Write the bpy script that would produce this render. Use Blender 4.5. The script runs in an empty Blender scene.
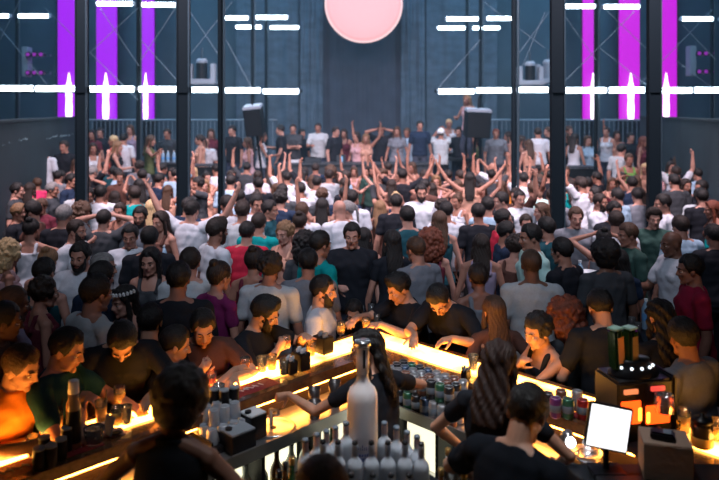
import bpy, bmesh, math, random
import numpy as np
from mathutils import Vector, Matrix, noise
PI = math.pi
R = math.radians
rnd = random.Random(7)
SC = bpy.context.scene
COL = SC.collection
F = 700.0; CX = 359.5; HY = 110.0; CH = 2.9        # focal length in pixels, principal column, horizon row, camera height

def at(px, py, Y):
    "world point seen at a pixel at distance Y"
    return Vector(((px - CX) * Y / F, Y, CH - (py - HY) * Y / F))
def on(px, py, z):
    "world point seen at a pixel on the level z"
    Y = F * (CH - z) / (py - HY)
    return Vector(((px - CX) * Y / F, Y, z))

# ---------------------------------------------------------------- materials
MATS = {}
def mat(name, col=(.5, .5, .5), rough=.6, metal=0.0, emit=None, estr=0.0, trans=0.0, bump=0.0, bscale=30.0,
        vary=0.0, vscale=6.0, objcol=False, spec=None, sub=0.0, stretch=(1, 1, 1), coat=0.0):
    m = bpy.data.materials.new(name); m.use_nodes = True
    nt = m.node_tree; N = nt.nodes; L = nt.links
    b = N['Principled BSDF']
    b.inputs['Base Color'].default_value = (*col, 1)
    b.inputs['Roughness'].default_value = rough
    b.inputs['Metallic'].default_value = metal
    if spec is not None: b.inputs['Specular IOR Level'].default_value = spec
    if trans: b.inputs['Transmission Weight'].default_value = trans
    if coat: b.inputs['Coat Weight'].default_value = coat
    if sub:
        b.inputs['Subsurface Weight'].default_value = sub
        b.inputs['Subsurface Radius'].default_value = (.02, .008, .004)
    if emit:
        b.inputs['Emission Color'].default_value = (*emit, 1); b.inputs['Emission Strength'].default_value = estr
    src = None
    if objcol:
        oi = N.new('ShaderNodeObjectInfo'); src = oi.outputs['Color']
    tc = N.new('ShaderNodeTexCoord'); mp = N.new('ShaderNodeMapping')
    mp.inputs['Scale'].default_value = stretch
    L.new(tc.outputs['Object'], mp.inputs['Vector'])
    if vary:
        nz = N.new('ShaderNodeTexNoise'); nz.inputs['Scale'].default_value = vscale; nz.inputs['Detail'].default_value = 4
        L.new(mp.outputs['Vector'], nz.inputs['Vector'])
        mr = N.new('ShaderNodeMapRange'); mr.inputs['From Min'].default_value = .3; mr.inputs['From Max'].default_value = .7
        mr.inputs['To Min'].default_value = 1 - vary; mr.inputs['To Max'].default_value = 1 + vary
        L.new(nz.outputs['Fac'], mr.inputs['Value'])
        mx = N.new('ShaderNodeVectorMath'); mx.operation = 'SCALE'
        if src: L.new(src, mx.inputs[0])
        else: mx.inputs[0].default_value = col
        L.new(mr.outputs['Result'], mx.inputs['Scale'])
        src = mx.outputs['Vector']
    if src: L.new(src, b.inputs['Base Color'])
    if bump:
        nz = N.new('ShaderNodeTexNoise'); nz.inputs['Scale'].default_value = bscale; nz.inputs['Detail'].default_value = 5
        L.new(mp.outputs['Vector'], nz.inputs['Vector'])
        bp = N.new('ShaderNodeBump'); bp.inputs['Strength'].default_value = bump; bp.inputs['Distance'].default_value = .02
        L.new(nz.outputs['Fac'], bp.inputs['Height']); L.new(bp.outputs['Normal'], b.inputs['Normal'])
    MATS[name] = m
    return m

M_SKIN = mat('skin', rough=.5, objcol=True, vary=.10, vscale=14, bump=.05, bscale=60, spec=.35)
M_HAIR = mat('hair', rough=.55, objcol=True, bump=.5, bscale=70, vary=.3, vscale=40, stretch=(3, 1, .5), spec=.4)
M_CLOTH = mat('cloth', rough=.85, objcol=True, bump=.35, bscale=9, vary=.06, vscale=60, spec=.2)
M_EYE = mat('eye_white', (.6, .58, .55), rough=.2)
M_IRIS = mat('iris', (.02, .012, .008), rough=.15)
M_BROW = mat('eyebrow', (.015, .01, .008), rough=.8)
M_LIP = mat('lips', (.32, .11, .09), rough=.4)
M_SHOE = mat('shoe_leather', (.02, .02, .022), rough=.4)

# ---------------------------------------------------------------- mesh buffers
class MB:
    def __init__(s): s.v = []; s.f = []; s.m = []; s.mats = []
    def mi(s, m):
        if m is None: return 0
        if m not in s.mats: s.mats.append(m)
        return s.mats.index(m)
    def loft(s, secs, n=16, m=None, closed=True, cap=True):
        "secs: (centre, a, b) ellipse rings"
        k = s.mi(m); b0 = len(s.v)
        for c, a, b in secs:
            for i in range(n):
                t = 2 * PI * i / n
                s.v.append(tuple(Vector(c) + Vector(a) * math.cos(t) + Vector(b) * math.sin(t)))
        for j in range(len(secs) - 1):
            for i in range(n):
                i2 = (i + 1) % n
                s.f.append((b0 + j * n + i, b0 + j * n + i2, b0 + (j + 1) * n + i2, b0 + (j + 1) * n + i)); s.m.append(k)
        if cap:
            s.f.append(tuple(b0 + i for i in reversed(range(n)))); s.m.append(k)
            e = b0 + (len(secs) - 1) * n
            s.f.append(tuple(e + i for i in range(n))); s.m.append(k)
    def capsule(s, p0, p1, r0, r1, n=14, flat=1.0, side=None, m=None):
        p0 = Vector(p0); p1 = Vector(p1); d = p1 - p0; L = d.length
        d = d / L if L > 1e-6 else Vector((0, 0, 1))
        u = Vector(side) if side is not None else (Vector((0, 1, 0)) if abs(d.y) < .9 else Vector((1, 0, 0)))
        a = (u - d * u.dot(d)).normalized(); b = d.cross(a)
        S = []
        for t in (-80, -55, -30): S.append((p0 + d * r0 * math.sin(R(t)), r0 * math.cos(R(t))))
        for t in (0, .33, .67, 1): S.append((p0.lerp(p1, t), r0 + (r1 - r0) * t))
        for t in (30, 55, 80): S.append((p1 + d * r1 * math.sin(R(t)), r1 * math.cos(R(t))))
        s.loft([(c, a * r, b * r * flat) for c, r in S], n, m)
    def ball(s, c, r, n=16, mtx=None, m=None):
        r = (r, r, r) if isinstance(r, (int, float)) else r
        S = []
        for t in (-84, -66, -45, -22, 0, 22, 45, 66, 84):
            a = R(t)
            cc = Vector((0, 0, r[2] * math.sin(a))); ca = math.cos(a)
            ax, bx = Vector((r[0] * ca, 0, 0)), Vector((0, r[1] * ca, 0))
            if mtx is not None: cc, ax, bx = mtx @ cc, mtx @ ax, mtx @ bx
            S.append((Vector(c) + cc, ax, bx))
        s.loft(S, n, m)
    def box(s, c, d, m=None, rz=0.0, bev=0.0, mtx=None):
        k = s.mi(m); c = Vector(c); hx, hy, hz = d[0] / 2, d[1] / 2, d[2] / 2
        rm = Matrix.Rotation(rz, 3, 'Z') if mtx is None else mtx
        b = min(bev, hx * .9, hy * .9, hz * .9)
        bm = bmesh.new(); bmesh.ops.create_cube(bm, size=1)
        for v in bm.verts: v.co = Vector((v.co.x * hx * 2, v.co.y * hy * 2, v.co.z * hz * 2))
        if b > 0: bmesh.ops.bevel(bm, geom=bm.edges[:], offset=b, segments=2, affect='EDGES')
        o = len(s.v)
        for v in bm.verts: s.v.append(tuple(c + rm @ v.co))
        bm.verts.index_update()
        for f in bm.faces: s.f.append(tuple(o + v.index for v in f.verts)); s.m.append(k)
        bm.free()
    def cyl(s, p0, p1, r, n=12, m=None, r1=None):
        p0 = Vector(p0); p1 = Vector(p1); d = (p1 - p0).normalized()
        u = Vector((0, 0, 1)) if abs(d.z) < .9 else Vector((1, 0, 0))
        a = (u - d * u.dot(d)).normalized(); b = d.cross(a); r1 = r if r1 is None else r1
        s.loft([(p0, a * r, b * r), (p1, a * r1, b * r1)], n, m)
    def lathe(s, prof, c=(0, 0, 0), n=20, m=None, ms=None):
        "prof: (radius, z); closed at both ends"
        k = s.mi(m); b0 = len(s.v); c = Vector(c)
        for r, z in prof:
            for i in range(n):
                t = 2 * PI * i / n
                s.v.append((c.x + r * math.cos(t), c.y + r * math.sin(t), c.z + z))
        for j in range(len(prof) - 1):
            kk = s.mi(ms[j]) if ms else k
            for i in range(n):
                i2 = (i + 1) % n
                s.f.append((b0 + j * n + i, b0 + j * n + i2, b0 + (j + 1) * n + i2, b0 + (j + 1) * n + i)); s.m.append(kk)
        s.f.append(tuple(b0 + i for i in reversed(range(n)))); s.m.append(s.mi(ms[0]) if ms else k)
        e = b0 + (len(prof) - 1) * n
        s.f.append(tuple(e + i for i in range(n))); s.m.append(s.mi(ms[-1]) if ms else k)
    def poly_prism(s, pts, z0, z1, m=None):
        k = s.mi(m); b0 = len(s.v); n = len(pts)
        for z in (z0, z1):
            for x, y in pts: s.v.append((x, y, z))
        s.f.append(tuple(b0 + i for i in reversed(range(n)))); s.m.append(k)
        s.f.append(tuple(b0 + n + i for i in range(n))); s.m.append(k)
        for i in range(n):
            j = (i + 1) % n
            s.f.append((b0 + i, b0 + j, b0 + n + j, b0 + n + i)); s.m.append(k)
    def mesh(s, name, smooth=False, m=None):
        me = bpy.data.meshes.new(name); me.from_pydata(s.v, [], s.f)
        for q in (s.mats or ([m] if m else [])): me.materials.append(q)
        if s.mats: me.polygons.foreach_set('material_index', s.m)
        bm = bmesh.new(); bm.from_mesh(me)
        bmesh.ops.recalc_face_normals(bm, faces=bm.faces[:]); bm.to_mesh(me); bm.free()
        if smooth: me.polygons.foreach_set('use_smooth', [True] * len(me.polygons))
        me.update()
        return me
    def build(s, name, m=None, parent=None, smooth=False, loc=None):
        return link(name, s.mesh(name, smooth, m), parent, loc)

def link(name, me, parent=None, loc=None):
    o = bpy.data.objects.new(name, me); COL.objects.link(o)
    if parent is not None: o.parent = parent
    if loc is not None: o.location = loc
    return o
def autosmooth(o, ang=35):
    me = o.data
    me.polygons.foreach_set('use_smooth', [True] * len(me.polygons))
    bm = bmesh.new(); bm.from_mesh(me)
    for e in bm.edges:
        if len(e.link_faces) == 2 and e.calc_face_angle(0) > R(ang): e.smooth = False
    bm.to_mesh(me); bm.free()
    return o
def tag(o, label=None, cat=None, group=None, kind=None):
    if label: o['label'] = label
    if cat: o['category'] = cat
    if group: o['group'] = group
    if kind: o['kind'] = kind
    return o
def empty(name, loc=(0, 0, 0), rz=0.0):
    o = bpy.data.objects.new(name, None); COL.objects.link(o); o.location = loc; o.rotation_euler = (0, 0, rz)
    o.empty_display_size = .1
    return o
def copy_tree(o, parent=None):
    c = o.copy(); COL.objects.link(c)
    if parent is not None: c.parent = parent
    for ch in list(o.children): copy_tree(ch, c)
    return c

TMP = bpy.data.objects.new('tmp', bpy.data.meshes.new('tmp'))
def remesh(mb, vox, smooth=4, fac=.5):
    "fuse overlapping closed shapes into one skin; returns (verts Nx3, faces list Mx4)"
    me = bpy.data.meshes.new('t'); me.from_pydata(mb.v, [], mb.f)
    bm = bmesh.new(); bm.from_mesh(me); bmesh.ops.recalc_face_normals(bm, faces=bm.faces[:]); bm.to_mesh(me); bm.free()
    o = bpy.data.objects.new('t', me); COL.objects.link(o)
    md = o.modifiers.new('r', 'REMESH'); md.mode = 'VOXEL'; md.voxel_size = vox; md.adaptivity = 0
    if smooth:
        sm = o.modifiers.new('s', 'SMOOTH'); sm.factor = fac; sm.iterations = smooth
    dg = bpy.context.evaluated_depsgraph_get(); dg.update()
    ev = o.evaluated_get(dg); r = ev.to_mesh()
    n = len(r.vertices); V = np.empty(n * 3, np.float32); r.vertices.foreach_get('co', V)
    Fc = [tuple(p.vertices) for p in r.polygons]
    ev.to_mesh_clear(); bpy.data.objects.remove(o); bpy.data.meshes.remove(me)
    return V.reshape(-1, 3), Fc
def np_mesh(name, V, Fc, mats, mi=None, smooth=True):
    me = bpy.data.meshes.new(name); me.from_pydata(V.tolist(), [], Fc)
    for q in mats: me.materials.append(q)
    if mi is not None: me.polygons.foreach_set('material_index', mi)
    if smooth: me.polygons.foreach_set('use_smooth', [True] * len(Fc))
    me.update()
    return me
# ---------------------------------------------------------------- people
# local frame: feet at the origin, facing +Y, right hand at +X, rest height 1.75 m
def rot_u(lean, drop, twist=0.0):
    piv = Vector((0, 0, .95))
    return Matrix.Translation(piv + Vector((0, -.25 * math.sin(lean) if lean > 0 else 0, -drop))) @ Matrix.Rotation(twist, 4, 'Z') @ Matrix.Rotation(-lean, 4, 'X') @ Matrix.Translation(-piv)
def head_m(U, pitch, yaw, tilt=0.0):
    return U @ Matrix.Translation((0, -.010, 1.503)) @ Matrix.Rotation(-yaw, 4, 'Z') @ Matrix.Rotation(-pitch, 4, 'X') @ Matrix.Rotation(tilt, 4, 'Y') @ Matrix.Translation((0, .024, .120))
def ik(a, t, l1, l2, hint):
    d = t - a; L = d.length; mx = (l1 + l2) * .985
    if L > mx: t = a + d * mx / L; d = t - a; L = mx
    if L < .14: t = a + d * .14 / L; d = t - a; L = .14
    x = (l1 * l1 - l2 * l2 + L * L) / (2 * L); h = math.sqrt(max(l1 * l1 - x * x, 0))
    dn = d / L; hv = Vector(hint); hv = (hv - dn * hv.dot(dn)); hv = hv.normalized() if hv.length > 1e-4 else Vector((0, -1, 0))
    return a + dn * x + hv * h, t

POSES = {  # right hand target, right elbow hint, left target, left hint, extras
 'stand': dict(r=(.29, .06, .86), rh=(.4, -1, 0), l=(-.29, .05, .87), lh=(-.4, -1, 0)),
 'hold': dict(r=(.12, .36, 1.20), rh=(.7, -.5, -1), l=(-.28, .10, .90), lh=(-.4, -1, 0), rc=1.1),
 'up_right': dict(r=(.33, .12, 1.93), rh=(1, .1, -.2), l=(-.20, .30, 1.12), lh=(-.7, -.5, -1)),
 'up_left': dict(r=(.20, .30, 1.12), rh=(.7, -.5, -1), l=(-.33, .12, 1.93), lh=(-1, .1, -.2)),
 'arms_up': dict(r=(.33, .04, 1.94), rh=(1, .2, -.3), l=(-.35, .06, 1.92), lh=(-1, .2, -.3)),
 'wide_up': dict(r=(.52, .05, 1.82), rh=(1, 0, -.8), l=(-.52, .05, 1.84), lh=(-1, 0, -.8)),
 'film': dict(r=(.07, .40, 1.72), rh=(1, .2, -1), l=(-.07, .40, 1.71), lh=(-1, .2, -1), rc=.9),
 'reach': dict(r=(.58, .26, 1.42), rh=(0, -.3, -1), l=(-.27, .12, .88), lh=(-.4, -1, 0)),
 'fold': dict(r=(-.10, .25, 1.20), rh=(1, .1, -1), l=(.10, .21, 1.16), lh=(-1, .1, -1)),
 'on_head': dict(r=(.12, .12, 1.66), rh=(1, .3, .2), l=(-.12, .12, 1.66), lh=(-1, .3, .2)),
}
TORSO = {
 'M': [(.84, .150, .105, -.01), (.90, .165, .118, -.01), (.96, .168, .12, -.01), (1.06, .148, .108, 0), (1.14, .148, .106, .002), (1.22, .160, .114, .006), (1.31, .178, .122, .008), (1.38, .180, .112, .004), (1.43, .160, .092, -.004), (1.47, .11, .07, -.01), (1.50, .065, .056, -.012)],
 'F': [(.84, .155, .112, -.012), (.90, .172, .128, -.014), (.96, .168, .122, -.012), (1.06, .130, .095, 0), (1.13, .120, .088, .002), (1.20, .132, .094, .004), (1.29, .148, .102, .006), (1.37, .150, .092, .002), (1.42, .138, .078, -.004), (1.465, .09, .06, -.01), (1.50, .052, .05, -.012)],
}
SHW = {'M': .182, 'F': .158}

def skeleton(sex, P):
    U = rot_u(R(P.get('lean', 2)), P.get('drop', 0), R(P.get('twist', 0)))
    H = head_m(U, R(P.get('pitch', 6)), R(P.get('yaw', 0)), R(P.get('tilt', 0)))
    w = SHW[sex]; k = {'U': U, 'H': H, 'sex': sex}
    for s, sh, th, hh in ((1, 'R', 'r', 'rh'), (-1, 'L', 'l', 'lh')):
        rais = max(0, P[th][2] - 1.45) * .09
        S = U @ Vector((s * (w - rais * .4), -.008, 1.412 + rais))
        E, T = ik(S, Vector(P[th]), .285, .255, P[hh])
        k['S' + sh], k['E' + sh], k['W' + sh] = S, E, T
        fd = P.get(th + 'd'); d = (T - E).normalized()
        k['D' + sh] = Vector(fd).normalized() if fd else d
        pn = P.get(th + 'n', (-s, .2, 0)); k['N' + sh] = Vector(pn).normalized()
        k['C' + sh] = P.get(th + 'c', .55)
        hip = U @ Vector((s * .085, -.008, .90)); ank = Vector((s * .11, -.02 + P.get('foot', 0), .08))
        kn, ank = ik(hip, ank, .43, .415, (s * .1, 1, 0))
        k['hip' + sh], k['kn' + sh], k['an' + sh] = hip, kn, ank
    return k

def add_hand(mb, k, sh, f=1.0):
    W, d, nrm, curl = k['W' + sh], k['D' + sh], k['N' + sh], k['C' + sh]
    nrm = (nrm - d * nrm.dot(d)).normalized(); side = d.cross(nrm)       # across the palm
    if sh == 'R': side = -side                                            # thumb side
    # palm
    mb.capsule(W, W + d * .07 * f, .024 * f, .026 * f, 10, 1.0, side=side)
    for t in (-.022, -.007, .008, .023):
        b = W + d * .03 * f + side * t * f * .8; e = W + d * .082 * f + side * t * f
        mb.capsule(b, e, .012 * f, .0105 * f, 8)
    lens = ((.023, .068), (.0078, .080), (-.0078, .074), (-.0225, .058))
    for i, (o, L) in enumerate(lens):
        p = W + d * (.080 - .003 * abs(i - 1)) * f + side * o * f * 1.05
        dd = (d + side * o * 4.0).normalized(); ax = dd.cross(nrm).normalized()
        for j, fr in enumerate((.45, .30, .25)):
            a = curl * (1 + .12 * i) * (.55 if j == 0 else .8)
            dd = Matrix.Rotation(a, 3, dd.cross(nrm).normalized()) @ dd
            q = p + dd * L * fr * f
            mb.capsule(p, q, (.0092 - .0007 * j) * f, (.0086 - .0008 * j) * f, 8); p = q
    p = W + d * .018 * f + side * .018 * f
    dd = (d * .75 + side * .75 + nrm * .35).normalized()
    for j, L in enumerate((.038, .032, .026)):
        q = p + dd * L * f
        mb.capsule(p, q, (.0125 - .0015 * j) * f, (.0112 - .0015 * j) * f, 8); p = q
        dd = (dd + d * .25 + nrm * .25 * curl).normalized()

def head_shapes(mb, H, sex):
    def hp(x, y, z): return H @ Vector((x, y, z))
    M3 = H.to_3x3()
    mb.ball(hp(0, -.014, .030), (.0745, .094, .084), 20, M3)
    mb.ball(hp(0, .022, -.028), (.058, .066, .078), 18, M3)
    mb.ball(hp(0, -.03, -.02), (.058, .065, .06), 16, M3)
    mb.capsule(hp(-.030, .038, -.080), hp(.030, .038, -.080), .024, .024)
    mb.ball(hp(0, .066, -.098), .018 if sex == 'F' else .021, 10)
    for s in (-1, 1):
        mb.capsule(hp(s * .046, -.005, -.062), hp(s * .028, .045, -.090), .017, .017, 10)
        mb.ball(hp(s * .036, .060, -.022), .022, 12)
        mb.capsule(hp(s * .042, .068, .022), hp(s * .012, .079, .018), .010, .010, 10)
        mb.ball(hp(s * .009, .097, -.031), .008, 8)
        mb.ball(hp(s * .075, -.010, -.008), (.008, .018, .031), 10, M3 @ Matrix.Rotation(s * .35, 3, 'Z'))
    mb.capsule(hp(0, .082, .014), hp(0, .104, -.026), .008, .0105, 10)
    mb.capsule(hp(-.017, .082, -.053), hp(.017, .082, -.053), .0075, .0075, 8)
    mb.capsule(hp(-.014, .080, -.064), hp(.014, .080, -.064), .0078, .0078, 8)

def make_body(sex, P, vox=.0075, name='person'):
    k = skeleton(sex, P); U, H = k['U'], k['H']; M3 = U.to_3x3(); mb = MB()
    mb.loft([(U @ Vector((0, yo, z)), M3 @ Vector((rx, 0, 0)), M3 @ Vector((0, ry, 0))) for z, rx, ry, yo in TORSO[sex]], 24)
    am = 1.0 if sex == 'M' else .80
    nb = U @ Vector((0, -.02, 1.44)); hb = H @ Vector((0, -.03, -.055))
    mb.capsule(nb, hb, .062 * (.9 if sex == 'F' else 1), .055 * (.85 if sex == 'F' else 1))
    if sex == 'F':
        for s in (-1, 1): mb.ball(U @ Vector((s * .066, .078, 1.285)), .055)
    else:
        for s in (-1, 1): mb.ball(U @ Vector((s * .075, .085, 1.33)), (.075, .04, .055), 14, M3)
    for s, sh in ((1, 'R'), (-1, 'L')):
        S, E, W = k['S' + sh], k['E' + sh], k['W' + sh]
        mb.capsule(U @ Vector((s * .03, -.025, 1.465)), S + Vector((0, -.005, .012)), .05, .044 * am)
        mb.ball(S, .060 * am)
        mb.capsule(S, S.lerp(E, .5), .053 * am, .047 * am); mb.capsule(S.lerp(E, .45), E, .046 * am, .038 * am)
        mb.capsule(E, E.lerp(W, .35), .040 * am, .041 * am); mb.capsule(E.lerp(W, .3), W, .040 * am, .025 * (am + .1))
        add_hand(mb, k, sh, 1.02 if sex == 'M' else .92)
        h, n, a = k['hip' + sh], k['kn' + sh], k['an' + sh]
        mb.capsule(h, n, .085, .056); mb.capsule(n, n.lerp(a, .3), .053, .055); mb.capsule(n.lerp(a, .25), a, .055, .037)
        mb.capsule(a + Vector((0, -.03, -.035)), a + Vector((s * .02, .13, -.04)), .042, .034, 14)
    head_shapes(mb, H, sex)
    V, Fc = remesh(mb, vox, 3)
    Hi = np.array(H.inverted()); L = V @ Hi[:3, :3].T + Hi[:3, 3]
    # eye sockets and mouth line pressed into the face
    D = np.zeros_like(L)
    inh = (np.abs(L[:, 0]) < .09) & (np.abs(L[:, 2]) < .13) & (np.abs(L[:, 1]) < .13)
    for s in (-1, 1):
        g = np.exp(-(((L[:, 0] - s * .031) / .015) ** 2 + ((L[:, 2] - .000) / .011) ** 2)) * (L[:, 1] > .03) * inh
        D[:, 1] -= .013 * g
        g = np.exp(-(((L[:, 0] - s * .008) / .004) ** 2 + ((L[:, 2] + .037) / .003) ** 2)) * (L[:, 1] > .08) * inh
        D[:, 1] -= .004 * g
    g = np.exp(-((L[:, 0] / .022) ** 4 + ((L[:, 2] + .0585) / .003) ** 2)) * (L[:, 1] > .05) * inh
    D[:, 1] -= .004 * g
    Hm = np.array(H)[:3, :3]
    V = V + D @ Hm.T
    FA = np.array([f[:3] for f in Fc]); c = L[FA].mean(1); cw = V[FA].mean(1)
    mi = np.zeros(len(Fc), np.int32)
    lip = (np.abs(c[:, 0]) < .021) & (c[:, 2] > -.071) & (c[:, 2] < -.047) & (c[:, 1] > .076)
    mi[lip] = 4; mi[cw[:, 2] < .095] = 5
    e = MB()
    for s in (-1, 1):
        e.ball(H @ Vector((s * .031, .0690, .0)), .0122, 12, m=M_EYE)
        e.ball(H @ Vector((s * .031, .0760, -.001)), .0072, 10, m=M_IRIS)
        e.ball(H @ Vector((s * .031, .0695, .0065)), (.0152, .0132, .0085), 12, H.to_3x3(), m=M_SKIN)
        e.ball(H @ Vector((s * .031, .0680, -.0085)), (.0148, .0125, .0055), 12, H.to_3x3(), m=M_SKIN)
        e.loft([(H @ Vector((s * x, y, z)), H.to_3x3() @ Vector((0, .004, 0)), H.to_3x3() @ Vector((0, 0, h))) for x, y, z, h in ((.014, .0885, .020, .0015), (.022, .0875, .026, .0042), (.034, .0835, .029, .004), (.047, .074, .024, .0012))], 8, M_BROW)
    o = len(V); V2 = np.vstack([V, np.array(e.v, np.float32)])
    idx = {M_SKIN: 0, M_EYE: 1, M_IRIS: 2, M_BROW: 3}
    F2 = Fc + [tuple(o + i for i in f) for f in e.f]
    mi2 = list(mi) + [idx[e.mats[q]] for q in e.m]
    me = np_mesh(name, V2, F2, [M_SKIN, M_EYE, M_IRIS, M_BROW, M_LIP, M_SHOE], mi2)
    return me, k

def folds(V, amp, seed=0):
    "cloth wrinkles: long soft creases"
    x, y, z = V[:, 0], V[:, 1], V[:, 2]
    w = np.sin(38 * z + 9 * np.sin(7 * x + seed) + 6 * np.sin(9 * y + seed)) * .5 + np.sin(23 * x + 17 * z * np.sign(x) + 5 * np.sin(11 * z + seed)) * .5 + .4 * np.sin(61 * z + 31 * y + seed)
    return amp * w
def vnormals(V, Fc):
    A = np.array([f[:4] if len(f) >= 4 else (f[0], f[1], f[2], f[2]) for f in Fc])
    n = np.cross(V[A[:, 2]] - V[A[:, 0]], V[A[:, 3]] - V[A[:, 1]])
    N = np.zeros_like(V)
    for i in range(4): np.add.at(N, A[:, i], n)
    return N / (np.linalg.norm(N, axis=1, keepdims=True) + 1e-9)

def make_top(k, style, vox=.009, name='shirt'):
    sex, U = k['sex'], k['U']; M3 = U.to_3x3(); mb = MB(); am = 1.0 if sex == 'M' else .80
    inf = .013
    secs = []
    for z, rx, ry, yo in TORSO[sex]:
        if z < .88: continue
        loose = .016 * max(0, min(1, (1.25 - z) / .15)) if style != 'tank' else 0
        if style == 'tank' and z > 1.40: break
        if z > 1.48:
            secs.append((U @ Vector((0, -.012, 1.492)), M3 @ Vector((.080, 0, 0)), M3 @ Vector((0, .072, 0)))); break
        secs.append((U @ Vector((0, yo, z)), M3 @ Vector((rx + inf + loose, 0, 0)), M3 @ Vector((0, ry + inf + loose, 0))))
    if style == 'dress':
        pass
    mb.loft(secs, 28)
    if sex == 'F':
        for s in (-1, 1): mb.ball(U @ Vector((s * .066, .078, 1.285)), .066)
    else:
        for s in (-1, 1): mb.ball(U @ Vector((s * .075, .085, 1.33)), (.086, .05, .065), 14, M3)
    for s, sh in ((1, 'R'), (-1, 'L')):
        S, E, W = k['S' + sh], k['E' + sh], k['W' + sh]
        if style == 'tank':
            for a, b in (((s * .085, .10, 1.37), (s * .088, .03, 1.462)), ((s * .088, .03, 1.462), (s * .088, -.06, 1.462)), ((s * .088, -.06, 1.462), (s * .085, -.10, 1.36))):
                mb.capsule(U @ Vector(a), U @ Vector(b), .021, .021, 10)
            continue
        if style == 'vest':
            mb.capsule(U @ Vector((s * .055, -.02, 1.445)), S + Vector((-s * .035, -.005, .01)), .048, .050 * am); continue
        mb.capsule(U @ Vector((s * .055, -.02, 1.452)), S + Vector((0, -.005, .014)), .052, .056 * am)
        if style != 'vest': mb.ball(S, .068 * am + .004)
        if style == 'vest': continue
        d = (E - S).normalized()
        if style == 'long':
            mb.capsule(S, E, .066 * am, .053 * am); mb.capsule(E, E.lerp(W, .93), .054 * am, .038 * am)
        else:
            L = .62 if sex == 'M' else .45
            mb.capsule(S, S + d * .285 * L, .063 * am + .004, .058 * am + .005)
    if style in ('polo', 'collar', 'long'):
        mb.loft([(U @ Vector((0, -.012 + .012 * t, 1.455 + .03 * t)), M3 @ Vector((.075, 0, 0)), M3 @ Vector((0, .068, 0))) for t in (0, .5, 1)], 18)
    V, Fc = remesh(mb, vox, 5)
    V = V + vnormals(V, Fc) * folds(V, .0035, len(style))[:, None]
    return np_mesh(name, V, Fc, [M_CLOTH])

def make_trousers(k, vox=.011, name='trousers', skirt=False):
    sex, U = k['sex'], k['U']; M3 = U.to_3x3(); mb = MB()
    mb.loft([(U @ Vector((0, yo, z)), M3 @ Vector((rx + .008, 0, 0)), M3 @ Vector((0, ry + .008, 0))) for z, rx, ry, yo in TORSO[sex] if z < 1.0], 24)
    for sh in 'RL':
        h, n, a = k['hip' + sh], k['kn' + sh], k['an' + sh]
        mb.capsule(h, n, .094, .068); mb.capsule(n, a + Vector((0, 0, .03)), .068, .055)
    V, Fc = remesh(mb, vox, 4)
    V = V + vnormals(V, Fc) * folds(V, .003, 3)[:, None]
    return np_mesh(name, V, Fc, [M_CLOTH])

def smoothstep(x, a, b):
    t = np.clip((x - a) / (b - a), 0, 1); return t * t * (3 - 2 * t)
def hair_shell(th, low=0.0, amp=.003, seed=0, fringe=0.0, recede=0.0, nu=72, nv=48, sideb=.1):
    "a cap of hair over the skull; sinks under the skin outside the hairline"
    verts = []; faces = []
    for j in range(nv + 1):
        ph = PI * j / nv - PI / 2
        for i in range(nu):
            t = 2 * PI * i / nu
            d = Vector((math.cos(ph) * math.sin(t), math.cos(ph) * math.cos(t), math.sin(ph)))
            # hairline height as a function of azimuth (t = 0 is the face)
            a = abs((t + PI) % (2 * PI) - PI)
            if a < .75: line = .50 - fringe + recede
            elif a < 1.25: line = .50 - fringe + recede + (-.62 - (.50 - fringe + recede)) * (a - .75) / .5 * 1.0
            elif a < 1.6: line = -.40
            else: line = -.40 - min(1, (a - 1.6) / .7) * (.46 + low)
            s = d.z - line + .05 * noise.noise(d * 7 + Vector((seed, 0, 0))) + .05 * noise.noise(d * 19)
            w = max(-1, min(1, s / .10))
            q = max(0.0, min(1.0, s / .55)); q = q * q * (3 - 2 * q)
            r = 1.0 + ((.012 + .07 * w * min(1, th / .02) * .25 + q * (th / .085)) if w > 0 else .012 + w * .14)
            nn = noise.noise(d * 14 + Vector((0, seed, 0))) * amp + noise.noise(Vector((d.x * 30, d.y * 30, d.z * 8))) * amp * .6
            bk = max(0.0, min(1.0, (a - 1.3) / .6)) * max(0.0, min(1.0, (w + .9) / .9)) * (1 if d.z < 0 else 0)
            ch = math.cos(ph); kx = 1.0 + bk * ((max(ch, .80) / max(ch, .05)) - 1) if ph > -1.35 else 1.0
            p = Vector((d.x * kx * .0765, d.y * kx * .0965, d.z * .0865)) * r + d * (nn if w > 0 else 0)
            if w > 0: p.z += th * .35 * q * max(0, d.z) * (1 + .6 * max(0, d.y))
            verts.append((p.x, p.y - .014, p.z + .030))
    for j in range(nv):
        for i in range(nu):
            i2 = (i + 1) % nu
            faces.append((j * nu + i, j * nu + i2, (j + 1) * nu + i2, (j + 1) * nu + i))
    return np.array(verts, np.float32), faces
def strands(V, Fc, amp, seed):
    N = vnormals(V, Fc)
    a = np.arctan2(V[:, 0], -V[:, 1])
    w = np.sin(a * 26 + 5 * np.sin(V[:, 2] * 22 + seed)) * .6 + np.sin(a * 47 + seed + 7 * V[:, 2]) * .4
    return V + N * (w * amp)[:, None]
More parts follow.
